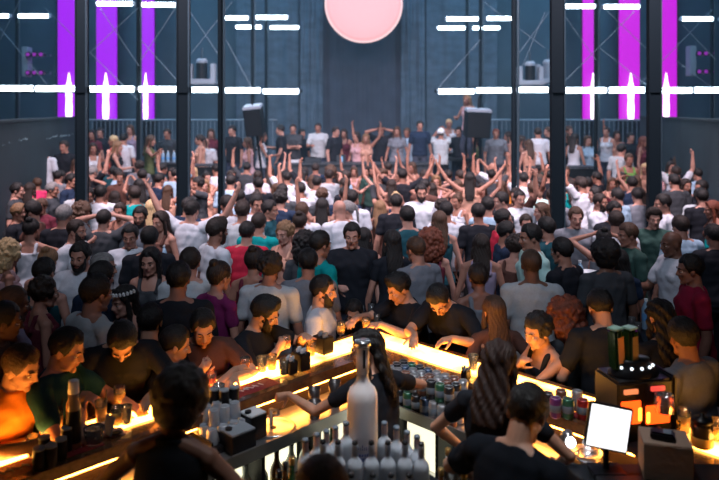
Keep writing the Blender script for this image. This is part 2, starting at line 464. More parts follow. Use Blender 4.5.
def make_hair(kind):
    nm = 'hair'
    if kind in ('short', 'crop', 'receding'):
        V, Fc = hair_shell({'short': .012, 'crop': .007, 'receding': .008}[kind], recede=.25 if kind == 'receding' else 0, amp=.0045 if kind == 'short' else .0012)
        return np_mesh(nm, V, Fc, [M_HAIR])
    if kind == 'quiff':
        V, Fc = hair_shell(.020, fringe=.05, amp=.006, seed=5)
        g = np.exp(-((V[:, 1] - .05) / .035) ** 2) * (V[:, 2] > .07)
        V[:, 2] += .018 * g; V[:, 1] += .008 * g
        return np_mesh(nm, V, Fc, [M_HAIR])
    if kind == 'cap_hair':
        V, Fc = hair_shell(.006, amp=.001); return np_mesh(nm, V, Fc, [M_HAIR])
    mb = MB(); V0, F0 = hair_shell(.014, low=.1, fringe=-.02, amp=.0)
    mb.v = [tuple(v) for v in V0]; mb.f = list(F0); mb.m = [0] * len(F0)
    # the poles of the shell are closed by degenerate rings: fill with balls inside
    if kind in ('long', 'wavy', 'long_side'):
        Lz = -.34 if kind != 'wavy' else -.30
        wd = .075 if kind == 'long' else .088
        mb.loft([((0, -.060, .07), (.060, 0, 0), (0, .045, 0)), ((0, -.070, .0), (.080, 0, 0), (0, .048, 0)), ((0, -.078, -.08), (wd + .004, 0, 0), (0, .044, 0)), ((0, -.092, -.16), (wd + .012, 0, 0), (0, .038, 0)), ((0, -.105, -.25), (wd + .010, 0, 0), (0, .030, 0)), ((0, -.112, Lz), (wd * .8, 0, 0), (0, .02, 0))], 24)
        for s in (-1, 1):
            mb.capsule((s * .070, .010, .045), (s * .082, .005, -.06), .020, .022, 12)
            mb.capsule((s * .082, .005, -.06), (s * .092, .022, -.20), .024, .017, 12)
            mb.capsule((s * .030, .050, .105), (s * .070, .035, .040), .017, .018, 12)
        V, Fc = remesh(mb, .006, 4)
        V = strands(V, Fc, .0028 if kind == 'long' else .0035, 1)
        if kind == 'wavy': V = V + vnormals(V, Fc) * (np.sin(V[:, 2] * 70 + 5 * V[:, 0] * 20) * .005)[:, None]
        return np_mesh(nm, V, Fc, [M_HAIR])
    if kind in ('curly', 'afro', 'big_curly'):
        sc = {'curly': 1.0, 'afro': 1.16, 'big_curly': 1.3}[kind]
        mb.ball((0, -.030, .040), ((.100 if kind != 'afro' else .108) * sc, (.105 if kind != 'afro' else .112) * sc, (.100 if kind != 'afro' else .106) * sc), 22)
        if kind == 'afro': mb.ball((0, -.045, -.03), (.105, .095, .085), 18)
        if kind == 'big_curly':
            mb.ball((0, -.06, -.07), (.135, .10, .14), 20)
        rr = random.Random(3)
        for i in range(90):
            u = rr.uniform(-.55, 1); t = rr.uniform(-2.5, 2.5) + PI
            d = Vector((math.sqrt(1 - u * u) * math.sin(t), math.sqrt(1 - u * u) * math.cos(t), u))
            mb.ball((d.x * .098 * sc, -.030 + d.y * .10 * sc, .040 + d.z * .098 * sc), rr.uniform(.013, .019) * sc, 8)
        if kind == 'big_curly':
            for i in range(70):
                u = rr.uniform(-1, .6); t = rr.uniform(-2, 2) + PI
                d = Vector((math.sqrt(1 - u * u) * math.sin(t), math.sqrt(1 - u * u) * math.cos(t), u))
                mb.ball((d.x * .13, -.06 + d.y * .10, -.07 + d.z * .14), rr.uniform(.018, .03), 8)
        V, Fc = remesh(mb, .007, 2)
        # keep the face clear
        m = (V[:, 1] > .03) & (V[:, 2] < .055) & (np.abs(V[:, 0]) < .085)
        V[m, 1] = np.minimum(V[m, 1], .03 + (V[m, 1] - .03) * .1)
        return np_mesh(nm, V, Fc, [M_HAIR])
    if kind in ('bun', 'ponytail'):
        if kind == 'bun': mb.ball((0, -.085, .115), (.042, .040, .038), 14)
        else:
            mb.ball((0, -.118, .06), .024, 12)
            mb.loft([((0, -.125, .065), (.018, 0, 0), (0, .018, 0)), ((0, -.150, .03), (.024, 0, 0), (0, .02, 0)), ((0, -.150, -.07), (.028, 0, 0), (0, .02, 0)), ((0, -.142, -.17), (.020, 0, 0), (0, .015, 0)), ((0, -.14, -.22), (.006, 0, 0), (0, .006, 0))], 14)
        V, Fc = remesh(mb, .006, 3); V = strands(V, Fc, .0018, 2)
        return np_mesh(nm, V, Fc, [M_HAIR])
def make_beard():
    nu, nv = 60, 36; verts = []; faces = []
    for j in range(nv + 1):
        ph = PI * j / nv - PI / 2
        for i in range(nu):
            t = 2 * PI * i / nu
            d = Vector((math.cos(ph) * math.sin(t), math.cos(ph) * math.cos(t), math.sin(ph)))
            a = abs((t + PI) % (2 * PI) - PI)
            line = -.52 if a < .35 else (-.52 + (a - .35) * .75)
            s = line - d.z if a < 1.5 else -1
            w = max(-1, min(1, s / .12))
            p = Vector((d.x * .0640, d.y * .0735, d.z * .0900))
            lo = max(0.0, min(1.0, (-d.z - .35) / .35))
            p = p * (1 + (w * .06 + lo * (.10 + .15 * math.exp(-(a / .55) ** 2)) if w > 0 else w * .12)) + d * (noise.noise(d * 20) * .003 if w > 0 else 0)
            verts.append((p.x, p.y + .018, p.z - .028))
    for j in range(nv):
        for i in range(nu):
            i2 = (i + 1) % nu; faces.append((j * nu + i, j * nu + i2, (j + 1) * nu + i2, (j + 1) * nu + i))
    mb = MB(); mb.v = verts; mb.f = faces; mb.m = [0] * len(faces)
    mb.capsule((-.026, .085, -.050), (.026, .085, -.050), .0045, .0045, 8)
    return np_mesh('beard', np.array(mb.v, np.float32), mb.f, [M_HAIR])
def make_cap():
    V, Fc = hair_shell(.020, low=-.35, amp=0, fringe=.0)
    mb = MB(); mb.v = [tuple(v) for v in V]; mb.f = list(Fc); mb.m = [0] * len(Fc)
    mb.loft([((0, .07, .075), (.055, 0, 0), (0, 0, .006)), ((0, .11, .070), (.062, 0, 0), (0, 0, .005)), ((0, .15, .060), (.045, 0, 0), (0, 0, .004)), ((0, .165, .056), (.02, 0, 0), (0, 0, .003))], 14)
    mb.ball((0, -.014, .142), .009, 8)
    return np_mesh('cap', np.array(mb.v, np.float32), mb.f, [M_CLOTH])
def make_crown():
    mb = MB()
    for i in range(15):
        t = -1.9 + 3.8 * i / 14
        x, y = math.sin(t) * .094, -.014 + math.cos(t) * .108
        for q in range(5):
            u = 2 * PI * q / 5
            mb.ball((x + .009 * math.cos(u), y, .088 + .009 * math.sin(u)), .0085, 8)
    return np_mesh('flower_crown', np.array(mb.v, np.float32), mb.f, [M_CLOTH])

BODY = {}; TOPS = {}; LEGS = {}; HAIR = {}
def body_of(sex, pose):
    key = (sex, pose)
    if key not in BODY: BODY[key] = make_body(sex, POSES[pose], .0085)
    return BODY[key]
def person(sex, pose, head, rz, shirt, style, hair, hcol, skin, beard=False, label='', group=None, cap=None, crown=False,
           legc=(.02, .022, .03), spec=None, vox=None, scale=None, zfloor=0.0):
    "head: world point of the head centre (x, y, z)"
    if spec is not None:
        key = ('x', id(spec)); me, k = make_body(sex, spec, vox or .0055); tops = make_top(k, style, .007); legs = make_trousers(k)
    else:
        me, k = body_of(sex, pose)
        tk = (sex, pose, style)
        if tk not in TOPS: TOPS[tk] = make_top(k, style)
        if (sex,) not in LEGS: LEGS[(sex,)] = make_trousers(k)
        tops, legs = TOPS[tk], LEGS[(sex,)]
    H = k['H']; h0 = H.translation
    s = scale or (head[2] - zfloor) / h0.z
    if spec is None and not .88 < s < 1.12:
        s = max(.88, min(1.12, s)); zfloor = head[2] - h0.z * s
    off = Matrix.Rotation(rz, 3, 'Z') @ (h0 * s)
    o = link('person', me); o.location = (head[0] - off.x, head[1] - off.y, zfloor); o.rotation_euler = (0, 0, rz); o.scale = (s,) * 3
    o.color = (*skin, 1)
    t = link('shirt' if style not in ('tank',) else 'tank_top', tops, o); t.color = (*shirt, 1)
    l = link('trousers', legs, o); l.color = (*legc, 1)
    if hair not in (None, 'bald'):
        if hair not in HAIR: HAIR[hair] = make_hair(hair)
        q = link('hair', HAIR[hair], o); q.matrix_local = H; q.color = (*hcol, 1)
    if beard:
        if 'beard' not in HAIR: HAIR['beard'] = make_beard()
        q = link('beard', HAIR['beard'], o); q.matrix_local = H; q.color = (*hcol, 1)
    if cap is not None:
        if 'cap' not in HAIR: HAIR['cap'] = make_cap()
        q = link('cap', HAIR['cap'], o); q.matrix_local = H; q.color = (*cap, 1)
    if crown:
        q = link('flower_crown', make_crown(), o); q.matrix_local = H; q.color = (.8, .8, .82, 1)
    tag(o, label, 'person', group)
    k2 = dict(k); Mw = Matrix.Translation(o.location) @ Matrix.Rotation(rz, 4, 'Z') @ Matrix.Scale(s, 4)
    k2['M'] = Mw
    return o, k2
# ---------------------------------------------------------------- the hall
M_WALL = mat('back_wall_paint', (.045, .085, .115), .8, vary=.2, vscale=.8, bump=.1, bscale=3)
M_CURT = mat('stage_curtain', (.060, .100, .138), .8, vary=.25, vscale=2.5, bump=.9, bscale=3.5, stretch=(1, 1, 2))
M_CURT_D = mat('dark_stage_curtain', (.034, .048, .072), .85, vary=.2, vscale=2, bump=.5, bscale=3)
M_FLOOR = mat('dance_floor', (.03, .03, .035), .35, vary=.3, vscale=2)
M_BLACK = mat('black_paint', (.006, .009, .012), .5, spec=.25)
M_POST = mat('post_paint', (.003, .009, .014), .7, spec=.15, bump=.08, bscale=20)
M_STEEL = mat('truss_steel', (.06, .10, .13), .4, .6)
M_CABLE = mat('brace_steel', (.20, .28, .34), .5, .3)
M_PARA = mat('parapet_plaster', (.026, .048, .06), .8, vary=.12, vscale=1.5, bump=.15, bscale=10)
M_SCRIPT = mat('script_paint', (.35, .5, .55), .7)
M_TUBE = mat('tube_light', (1, 1, 1), .5, emit=(.72, .90, 1.0), estr=11)
M_SOCK = mat('tube_end_cap', (.5, .55, .6), .5)
M_DISC = mat('pink_disc_glow', (.2, .1, .1), .5, emit=(1.0, .50, .54), estr=.98)
M_RIM = mat('disc_rim_glow', (.2, .1, .1), .5, emit=(1.0, .72, .74), estr=1.05)
M_VIO = mat('violet_light_column', (.05, .0, .10), .6, emit=(.40, .0, .95), estr=.9)  # violet uplight wash put into the emission colour, magenta likewise
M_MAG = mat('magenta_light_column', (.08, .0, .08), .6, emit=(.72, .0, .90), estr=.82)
M_HOT = mat('hot_lamp_core', (1, 1, 1), .5, emit=(1.0, .80, .98), estr=3.0)  # overexposed hot-spot of the uplight, put into a glowing shape
M_SPK = mat('speaker_cabinet', (.004, .010, .015), .7, spec=.15, bump=.1, bscale=60)
M_SPKTOP = mat('speaker_top', (.30, .36, .44), .5)
M_WHITE = mat('white_plastic', (.65, .68, .72), .4)
M_GREYP = mat('grey_plastic', (.18, .22, .27), .5)
M_BOOTH = mat('booth_cladding', (.035, .045, .055), .5, vary=.2, vscale=3)
M_WOODB = mat('plywood', (.10, .07, .05), .6, vary=.2, vscale=8, stretch=(1, 6, 6))

def struct(o): o['kind'] = 'structure'; return o
def bx(name, c, d, m, parent=None, **kw):
    b = MB(); b.box(c, d, **kw); return b.build(name, m, parent)
struct(bx('floor', (0, 11, -.05), (24, 26, .1), M_FLOOR))
struct(bx('wall_back', (0, 23.1, 5), (24, .2, 10.2), M_WALL))
struct(bx('wall_left', (-11.9, 11, 5), (.2, 26, 10.2), M_WALL))
struct(bx('wall_right', (11.9, 11, 5), (.2, 26, 10.2), M_WALL))
struct(bx('ceiling', (0, 11, 10.1), (24, 26, .2), M_BLACK))
struct(bx('wall_front', (0, -2.1, 5), (24, .2, 10.2), M_BLACK))

# curtains: folded cloth hanging on the back wall
def curtain(px0, px1, Y, m, label, amp=.07, nf=9, depth=.02, seed=0):
    a, b = at(px0, HY, Y), at(px1, HY, Y); n = 140; mb = MB(); rows = 26; z0, z1 = .7, 8.8
    rr = random.Random(seed); ph = [rr.uniform(0, 6) for _ in range(6)]
    def off(u, v):
        w = math.sin(u * nf * 2 * PI + ph[0] + .5 * math.sin(v * 5 + ph[1])) * .6 + math.sin(u * nf * 4.3 * PI + ph[2] + .8 * math.sin(v * 3)) * .3
        w += noise.noise(Vector((u * 14 + seed, v * 16, 0))) * .55
        return amp * w
    for s in (0, 1):
        for j in range(rows + 1):
            v = j / rows
            for i in range(n + 1):
                u = i / n
                mb.v.append((a.x + (b.x - a.x) * u, Y + off(u, v) + s * depth, z0 + (z1 - z0) * v))
    W = n + 1; S = W * (rows + 1)
    for j in range(rows):
        for i in range(n):
            q = (j * W + i, j * W + i + 1, (j + 1) * W + i + 1, (j + 1) * W + i)
            mb.f.append(q); mb.f.append(tuple(S + k for k in reversed(q))); mb.m += [0, 0]
    for j in range(rows):
        for i in (0, n): mb.f.append((j * W + i, (j + 1) * W + i, S + (j + 1) * W + i, S + j * W + i)); mb.m.append(0)
    for i in range(n):
        for j in (0, rows): mb.f.append((j * W + i, j * W + i + 1, S + j * W + i + 1, S + j * W + i)); mb.m.append(0)
    o = mb.build('stage_curtain', m, smooth=True)
    return tag(o, label, 'curtain', 'curtains behind the stage')
curtain(323, 401, 22.4, M_CURT_D, 'dark central stage curtain hanging beneath the glowing pink disc', .03, 5, seed=1)
curtain(300, 323, 22.2, M_CURT, 'narrow crinkled curtain between central curtain and violet side', .06, 2, seed=2)
curtain(401, 425, 22.2, M_CURT, 'narrow crinkled curtain between central curtain and magenta side', .06, 2, seed=3)
curtain(236, 299, 22.5, M_CURT, 'wide blue-grey curtain behind the tilted speaker', .04, 3, seed=4)
curtain(426, 497, 22.5, M_CURT, 'wide blue-grey curtain behind the boxy speaker and its dancer', .04, 3, seed=5)
for i, (x0, x1) in enumerate(((160, 218), (104, 141), (-30, 56), (519, 562), (595, 618), (678, 770))):
    o = bx('trim_%d' % (i + 1), (at((x0 + x1) / 2, HY, 22.8).x, 22.85, 5), ((x1 - x0) * 22.8 / F, .12, 9), M_WALL, bev=.02); struct(o)

# wall columns; purple uplight wash and its hot-spot are built as glowing shapes
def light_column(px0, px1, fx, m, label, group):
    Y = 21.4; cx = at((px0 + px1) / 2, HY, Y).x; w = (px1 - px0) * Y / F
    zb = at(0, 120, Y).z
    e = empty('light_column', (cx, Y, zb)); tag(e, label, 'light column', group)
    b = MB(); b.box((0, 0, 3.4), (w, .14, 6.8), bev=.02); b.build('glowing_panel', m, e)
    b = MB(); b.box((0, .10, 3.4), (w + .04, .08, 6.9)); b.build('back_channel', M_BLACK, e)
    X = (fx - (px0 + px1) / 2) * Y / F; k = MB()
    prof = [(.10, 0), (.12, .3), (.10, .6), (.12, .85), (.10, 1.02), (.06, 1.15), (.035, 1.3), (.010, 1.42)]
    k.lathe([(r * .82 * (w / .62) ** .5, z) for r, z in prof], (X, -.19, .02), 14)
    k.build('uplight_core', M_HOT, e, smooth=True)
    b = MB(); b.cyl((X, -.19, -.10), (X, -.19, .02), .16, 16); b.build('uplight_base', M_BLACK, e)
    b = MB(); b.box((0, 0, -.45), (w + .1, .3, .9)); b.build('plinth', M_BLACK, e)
VG = 'violet columns with uplight wash as glow'; MG = 'magenta columns with uplight wash as glow'
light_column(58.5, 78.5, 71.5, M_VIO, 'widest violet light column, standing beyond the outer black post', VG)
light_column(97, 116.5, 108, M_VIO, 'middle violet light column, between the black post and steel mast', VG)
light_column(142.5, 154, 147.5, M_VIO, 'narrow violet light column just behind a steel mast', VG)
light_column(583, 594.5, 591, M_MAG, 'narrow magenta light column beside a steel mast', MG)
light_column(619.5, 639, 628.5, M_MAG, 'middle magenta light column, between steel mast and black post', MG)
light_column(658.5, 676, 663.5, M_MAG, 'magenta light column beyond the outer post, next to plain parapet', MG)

# grey parapets of the side galleries
def parapet(pts, name, n=1):
    mb = MB(); Z0, Z1 = 0, 2.68
    L = [at(px, HY, Y) for px, Y in pts]; t = .18 if L[0].x > 0 else -.18
    poly = [(p.x, p.y) for p in L] + [(p.x + t, p.y + .05) for p in reversed(L)]
    mb.poly_prism(poly, Z0, Z1)
    poly2 = [(p.x - t * .15, p.y) for p in L] + [(p.x + t * 1.15, p.y + .05) for p in reversed(L)]
    mb.poly_prism(poly2, Z1, Z1 + .05)
    return struct(mb.build(name, M_PARA))
parapet([(-40, 9.2), (-5, 11.5), (30, 14.0), (60, 16.6), (84, 19.2)], 'wall_gallery_left')
parapet([(640, 19.6), (655, 18.3), (680, 16.2), (705, 14.0), (730, 12.0), (760, 9.5)], 'wall_gallery_right')
# faint script painted on the left parapet: short slanted strokes
ws = empty('wall_script', (0, 0, 0)); tag(ws, 'faint pale handwritten lettering on the curved gallery parapet', 'lettering')
rr = random.Random(4)
for ln, (x0, x1, y0, y1) in enumerate(((2, 28, 146, 139), (46, 58, 140, 136), (60, 74, 137, 135))):
    n = int((x1 - x0) / 2.0); cu = MB()
    for i in range(n):
        u = i / n; px = x0 + (x1 - x0) * u; py = y0 + (y1 - y0) * u
        Yw = np.interp(px, [-5, 30, 60, 84], [11.5, 14.0, 16.6, 19.2]) - .03
        line_ = [] if i == 0 else line_
        line_ += [at(px, py + .2, Yw), at(px + rr.uniform(.6, 1.4), py - rr.uniform(.6, 2.2), Yw)]
    cu.loft([(p, (0, .008, .004), (0, -.002, .013)) for p in line_], 8)
    cu.build('written_word', M_SCRIPT, ws)

# platform, booth, tables
struct(bx('platform', (0, 20.4, .3), (16.6, 5.2, .6), M_BLACK, bev=.02))
struct(bx('platform_wing_floor', (-5.15, 16.9, .28), (3.3, 1.8, .56), M_BLACK, bev=.02))
struct(bx('platform_wing_floor', (5.0, 16.9, .28), (3.3, 1.8, .56), M_BLACK, bev=.02))
def booth(px0, px1, Y, ztop, label):
    a, b = at(px0, HY, Y).x, at(px1, HY, Y).x; w = b - a; cx = (a + b) / 2
    e = empty('booth_desk', (cx, Y, .6)); tag(e, label, 'desk', 'desks along the platform edge')
    bx('worktop', (0, 0, ztop - .6 - .03), (w + .1, .62, .06), M_BOOTH, e, bev=.01)
    bx('front_panel', (0, -.22, (ztop - .6) / 2 - .03), (w, .06, ztop - .66), M_BOOTH, e)
    for s in (-1, 1): bx('side_panel', (s * (w / 2 - .04), .05, (ztop - .6) / 2 - .03), (.05, .48, ztop - .66), M_BOOTH, e)
    return e
booth(278, 352, 18.45, 1.52, 'long dark disc jockey desk facing the crowd')
booth(356, 432, 18.45, 1.52, 'long dark desk on the platform below the filming man')
for i, (x0, x1, Y, zt, lb) in enumerate(((154, 180, 17.3, 1.62, 'bottle table between the steel mast and the black post'), (188, 219, 17.3, 1.56, 'ledge table beside a man in white on the platform'),
        (528, 553, 17.3, 1.50, 'high table in front of the broad white t-shirt'), (562, 594, 17.3, 1.52, 'high table by the magenta columns'))):
    a, b = at(x0, HY, Y).x, at(x1, HY, Y).x
    e = empty('high_table', ((a + b) / 2, Y, .56)); tag(e, lb, 'table', 'high tables on the platform')
    bx('table_top', (0, 0, zt - .58), (b - a, .5, .04), M_BOOTH, e, bev=.008)
    bx('front_cloth', (0, -.2, (zt - .6) / 2), ((b - a) * .94, .03, zt - .62), M_BLACK, e)
    for sx in (-1, 1):
        for sy in (-1, 1):
            q = MB(); q.cyl((sx * ((b - a) / 2 - .05), sy * .17, 0), (sx * ((b - a) / 2 - .05), sy * .17, zt - .6), .018, 8); q.build('leg', M_BLACK, e)
# railing behind the platform
def railing(px0, px1, Y, ytop, label):
    a, b = at(px0, HY, Y).x, at(px1, HY, Y).x; zt = at(0, ytop, Y).z; z0 = .6
    e = empty('railing', ((a + b) / 2, Y, z0)); w = b - a; tag(e, label, 'railing', 'railings behind the platform')
    q = MB(); q.cyl((-w / 2, 0, zt - z0), (w / 2, 0, zt - z0), .028, 10); q.build('top_rail', M_CABLE, e)
    q = MB(); q.cyl((-w / 2, 0, .12), (w / 2, 0, .12), .02, 8); q.build('bottom_rail', M_STEEL, e)
    q = MB(); n = int(w / .125)
    for i in range(n + 1):
        x = -w / 2 + w * i / n; q.cyl((x, 0, .12), (x, 0, zt - z0), .011, 6)
    q.build('bars', M_CABLE, e)
    for s in (-1, 1):
        q = MB(); q.box((s * w / 2, 0, (zt - z0) / 2), (.05, .05, zt - z0)); q.build('end_post', M_STEEL, e)
railing(88, 136, 20.6, 120, 'barred steel railing behind the coral t-shirt')
railing(142, 181, 20.6, 120, 'barred railing between steel mast and inner post, violet side')
railing(189, 219, 20.6, 120, 'short barred railing under the pale-armed moving lamp')
railing(226, 277, 20.6, 120, 'barred steel railing behind the tilted speaker')
railing(488, 511, 20.6, 120, 'barred steel railing next to the boxy speaker')
railing(519, 552, 20.6, 120, 'barred railing behind the broad white t-shirt')
railing(561, 594, 20.6, 120, 'barred railing crossed by the narrow magenta column')
railing(600, 646, 20.6, 120, 'long barred railing under the magenta lights')

# posts: black uprights near the crowd
def post(px, Y, w, label):
    p = at(px, HY, Y)
    e = empty('steel_post', (p.x, Y, 0)); tag(e, label, 'post', 'black posts among the crowd')
    ww = w * Y / F
    bx('shaft', (0, 0, 5), (ww, ww * .8, 10), M_POST, e, bev=.012)
    for s in (-1, 1): bx('flange', (s * ww * .5, -ww * .3, 5), (.018, ww * .35, 10), M_STEEL if s > 0 else M_POST, e)
    bx('base_plate', (0, 0, .015), (ww * 2.2, ww * 2.2, .03), M_POST, e)
    bx('collar', (0, 0, at(0, 90, Y).z), (ww * 1.16, ww * 1.0, .10), M_POST, e, bev=.01)
post(82.5, 10.0, 10.5, 'outer black steel post in front of the violet columns')
post(184, 10.0, 11.5, 'thick black post beside the man with both arms thrown up')
post(557, 9.6, 12.5, 'thickest black post, crowd side of the magenta columns')
post(653.5, 10.2, 11.5, 'outer black steel post between two magenta columns')
# slender masts with tube lights
masts = [(18, 18.3, 5, 'slender mast near the wall with faint script'), (139.5, 16.1, 6, 'slender mast between the violet columns'), (222, 10.9, 8, 'broad double mast next to the pale-armed moving lamp'),
         (253.5, 18.3, 5, 'mast carrying the tilted speaker'), (267, 20.4, 4.5, 'farther mast behind the tilted speaker'), (468, 20.4, 4.5, 'far mast behind the dancer'),
         (481.5, 18.3, 5, 'mast rising behind the boxy speaker'), (515.5, 12.3, 8, 'broad double mast beside the pale moving lamp'), (597, 16.1, 6, 'slender mast between the magenta columns'), (713, 18.3, 5, 'slender mast above the plain parapet')]
for px, Y, w, lb in masts:
    p = at(px, HY, Y); ww = w * Y / F
    e = empty('lighting_mast', (p.x, Y, .0)); tag(e, lb, 'mast', 'slender lighting masts')
    if ww > .17:
        for s in (-1, 1): bx('upright', (s * ww * .36, 0, 4.4), (ww * .28, .09, 8.8), M_POST if s < 0 else M_STEEL, e, bev=.01)
        q = MB()
        for i in range(18):
            z = .5 + i * .46; q.cyl((-ww * .36, 0, z), (ww * .36, 0, z + .23), .012, 6); q.cyl((ww * .36, 0, z + .23), (-ww * .36, 0, z + .46), .012, 6)
        q.build('lattice', M_STEEL, e)
    else:
        q = MB(); q.cyl((-ww * .22, 0, 0), (-ww * .22, 0, 8.8), ww * .32, 12); q.build('upright', M_POST, e, smooth=False)
        q = MB(); q.cyl((ww * .28, -.02, 0), (ww * .28, -.02, 8.8), ww * .16, 10); q.build('conduit', M_STEEL, e)
    bx('foot_plate', (0, 0, .02), (ww * 2.4, ww * 2.4, .04), M_POST, e)
# tube lights
def tube(px0, px1, py, Y, label):
    a = at(px0, py, Y); b = at(px1, py, Y); c = (a + b) / 2; w = (b - a).x
    e = empty('tube_light', (c.x, Y - .12, c.z)); tag(e, label, 'tube light', 'white tube lights on the masts')
    q = MB(); q.cyl((-w / 2 + .03, 0, 0), (w / 2 - .03, 0, 0), .05 if py < 60 else .062, 12); q.build('glowing_tube', M_TUBE, e, smooth=False)
    for s in (-1, 1):
        q = MB(); q.cyl((s * (w / 2 - .03), 0, 0), (s * w / 2, 0, 0), .056, 12); q.build('end_cap', M_SOCK, e)
    bx('batten', (0, .085, 0), (w, .05, .06), M_GREYP, e)
V_, G_ = 'violet side', 'magenta side'
tubes = [(-18, 13, 16.5, 18.3, 'upper tube light cut by the frame, ' + V_), (20, 52, 16.5, 18.3, 'upper tube light on the mast near scripted wall'),
 (98, 136, 4.5, 16.1, 'top tube light on outer arm of mast between violet columns'), (143, 178, 5.5, 16.1, 'top tube light beside the inner post, ' + V_),
 (224, 250, 18.5, 18.3, 'upper tube light, outer arm above tilted speaker'), (256, 289, 18, 18.3, 'upper tube light, inner arm above tilted speaker'),
 (236, 263, 27.5, 20.4, 'second-row tube light, outer arm behind tilted speaker mast'), (270, 300, 28, 20.4, 'second-row tube light, inner arm towards the pink disc, ' + V_),
 (445, 478, 19.5, 18.3, 'upper tube light, inner arm above boxy speaker'), (485, 512.5, 19, 18.3, 'upper tube light, outer arm above boxy speaker'),
 (436, 465, 28.5, 20.4, 'second-row tube light, arm towards the pink disc, ' + G_), (471, 499.5, 28.5, 20.4, 'second-row tube light, outer arm behind boxy speaker mast'),
 (561, 594, 7, 16.1, 'top tube light beside the thickest post, ' + G_), (600.5, 638, 7.5, 16.1, 'top tube light crossing the middle magenta column'),
 (678.5, 711, 19.5, 18.3, 'upper tube light above the plain parapet'), (717, 750, 19.5, 18.3, 'upper tube light cut by the frame, ' + G_),
 (-20, 37, 88.5, 16.4, 'long lower tube light over the scripted wall'), (37.5, 80, 88.8, 16.4, 'lower tube light crossing the widest violet column'),
 (89, 137, 89.2, 16.1, 'lower tube light crossing the middle violet column'), (140, 179, 89.4, 16.1, 'lower tube light crossing the narrow violet column'),
 (188, 221, 90, 17.2, 'lower tube light under the pale-armed moving lamp'), (222, 262, 90.5, 17.6, 'lower tube light directly above the tilted speaker'), (263, 300, 91.5, 17.8, 'lower tube light ending near the pink disc, ' + V_),
 (437, 474, 91.5, 17.8, 'lower tube light ending near the pink disc, ' + G_), (474.5, 513, 90.5, 17.6, 'lower tube light directly above the boxy speaker'), (515, 553, 90, 17.2, 'lower tube light under the pale moving lamp'),
 (562, 605, 90.5, 16.1, 'lower tube light crossing the narrow magenta column'), (606, 649, 90.2, 16.1, 'lower tube light crossing the middle magenta column'),
 (658, 690, 90.5, 16.4, 'lower tube light crossing the outer magenta column'), (690.5, 745, 90.2, 16.4, 'long lower tube light over the plain parapet')]
for t in tubes: tube(*t)
# horizontal beams carrying the lower tubes
for i, (x0, x1, Y) in enumerate(((-30, 80, 16.55), (88, 180, 16.3), (186, 302, 17.95), (435, 554, 17.95), (561, 650, 16.3), (656, 750, 16.55))):
    a, b = at(x0, 91, Y), at(x1, 91, Y)
    lb = ['near the scripted wall', 'across two violet columns', 'above the tilted speaker', 'above the boxy speaker', 'across two magenta columns', 'above the plain parapet'][i]
    o = bx('truss_beam', ((a.x + b.x) / 2, Y + .1, a.z), (b.x - a.x, .09, .09), M_POST, bev=.01); tag(o, 'dark horizontal beam behind lower tube lights ' + lb, 'beam', 'beams behind the lower tubes')
# thin diagonal braces between the uprights
br = [(0, 28, 50, 88), (20, 0, 0, 40), (45, 8, 138, 100), (100, 8, 139, 66), (178, 4, 141, 60), (141, 40, 182, 86), (82, 60, 138, 8), (189, 10, 222, 60), (186, 60, 232, 2), (226, 40, 252, 88), (262, 0, 300, -30), (438, 88, 480, 40), (484, 2, 545, 48),
      (514, 60, 552, 8), (562, 12, 596, 60), (562, 84, 634, 12), (600, 48, 648, 86), (640, 84, 712, 10), (682, 24, 716, 60), (676, 60, 712, 88), (545, 12, 514, 86), (604, 8, 650, 52)]
for i, (x0, y0, x1, y1) in enumerate(br):
    Y = 16.0; q = MB(); q.cyl(at(x0, y0, Y), at(x1, y1, Y), .007, 6)
    o = q.build('brace_cable', M_CABLE)
    tag(o, 'thin diagonal steel brace between masts on the ' + (V_ if x0 < 360 else G_), 'cable', 'diagonal braces ' + (V_ if x0 < 360 else G_))
# the pink disc
dc = at(363.7, 4, 20.8); dr = 39 * 20.8 / F
e = empty('glowing_disc', (dc.x, 20.8, dc.z)); tag(e, 'large glowing pink disc hanging above the stage', 'disc lamp')
q = MB(); q.loft([((0, y, 0), (dr * r, 0, 0), (0, 0, dr * r)) for y, r in ((-.16, .2), (-.15, .6), (-.12, .86), (-.06, .965))], 64); q.build('face', M_DISC, e, smooth=True)
q = MB(); q.loft([((0, y, 0), (dr * r, 0, 0), (0, 0, dr * r)) for y, r in ((-.065, .962), (-.04, .99), (0, 1), (.05, .99))], 64); q.build('rim', M_RIM, e, smooth=True)
q = MB(); q.cyl((0, .06, 0), (0, .2, 0), dr * .9, 32); q.build('back_plate', M_BLACK, e)
for s in (-1, 1):
    q = MB(); q.cyl((s * .5, .1, dr * .8), (s * .5, .1, 3.6), .012, 6); q.build('hanging_wire', M_STEEL, e)
# speakers
def speaker(px, py, Y, w, h, tilt, lean, label):
    p = at(px, py, Y); s = Y / F
    e = empty('loudspeaker', p); e.rotation_euler = (R(lean), R(tilt), 0); tag(e, label, 'loudspeaker')
    W, H_, D_ = w * s, h * s, .55
    bx('cabinet', (0, 0, 0), (W, D_, H_), M_SPK, e, bev=.02)
    bx('top_cover', (0, 0, H_ / 2 + .02), (W * 1.02, D_ * 1.02, .09), M_SPKTOP, e, bev=.02)
    bx('grille', (0, -D_ / 2 - .01, -.02), (W * .88, .02, H_ * .9), M_BLACK, e, bev=.005)
    q = MB(); q.cyl((0, .1, -H_ / 2), (0, .1, -H_ / 2 - 1.9), .035, 10); q.build('stand_pole', M_BLACK, e)
    q = MB(); q.cyl((0, 0, H_ / 2), (0, 0, H_ / 2 + .35), .02, 8); q.build('hanging_bracket', M_BLACK, e)
speaker(254.5, 121, 17.0, 17.5, 27, -6, 8, 'black loudspeaker tilted forward on a pole, pale top cover')
speaker(477, 124, 17.4, 24, 26, 3, 4, 'boxy black loudspeaker with pale top, next to a dancer')
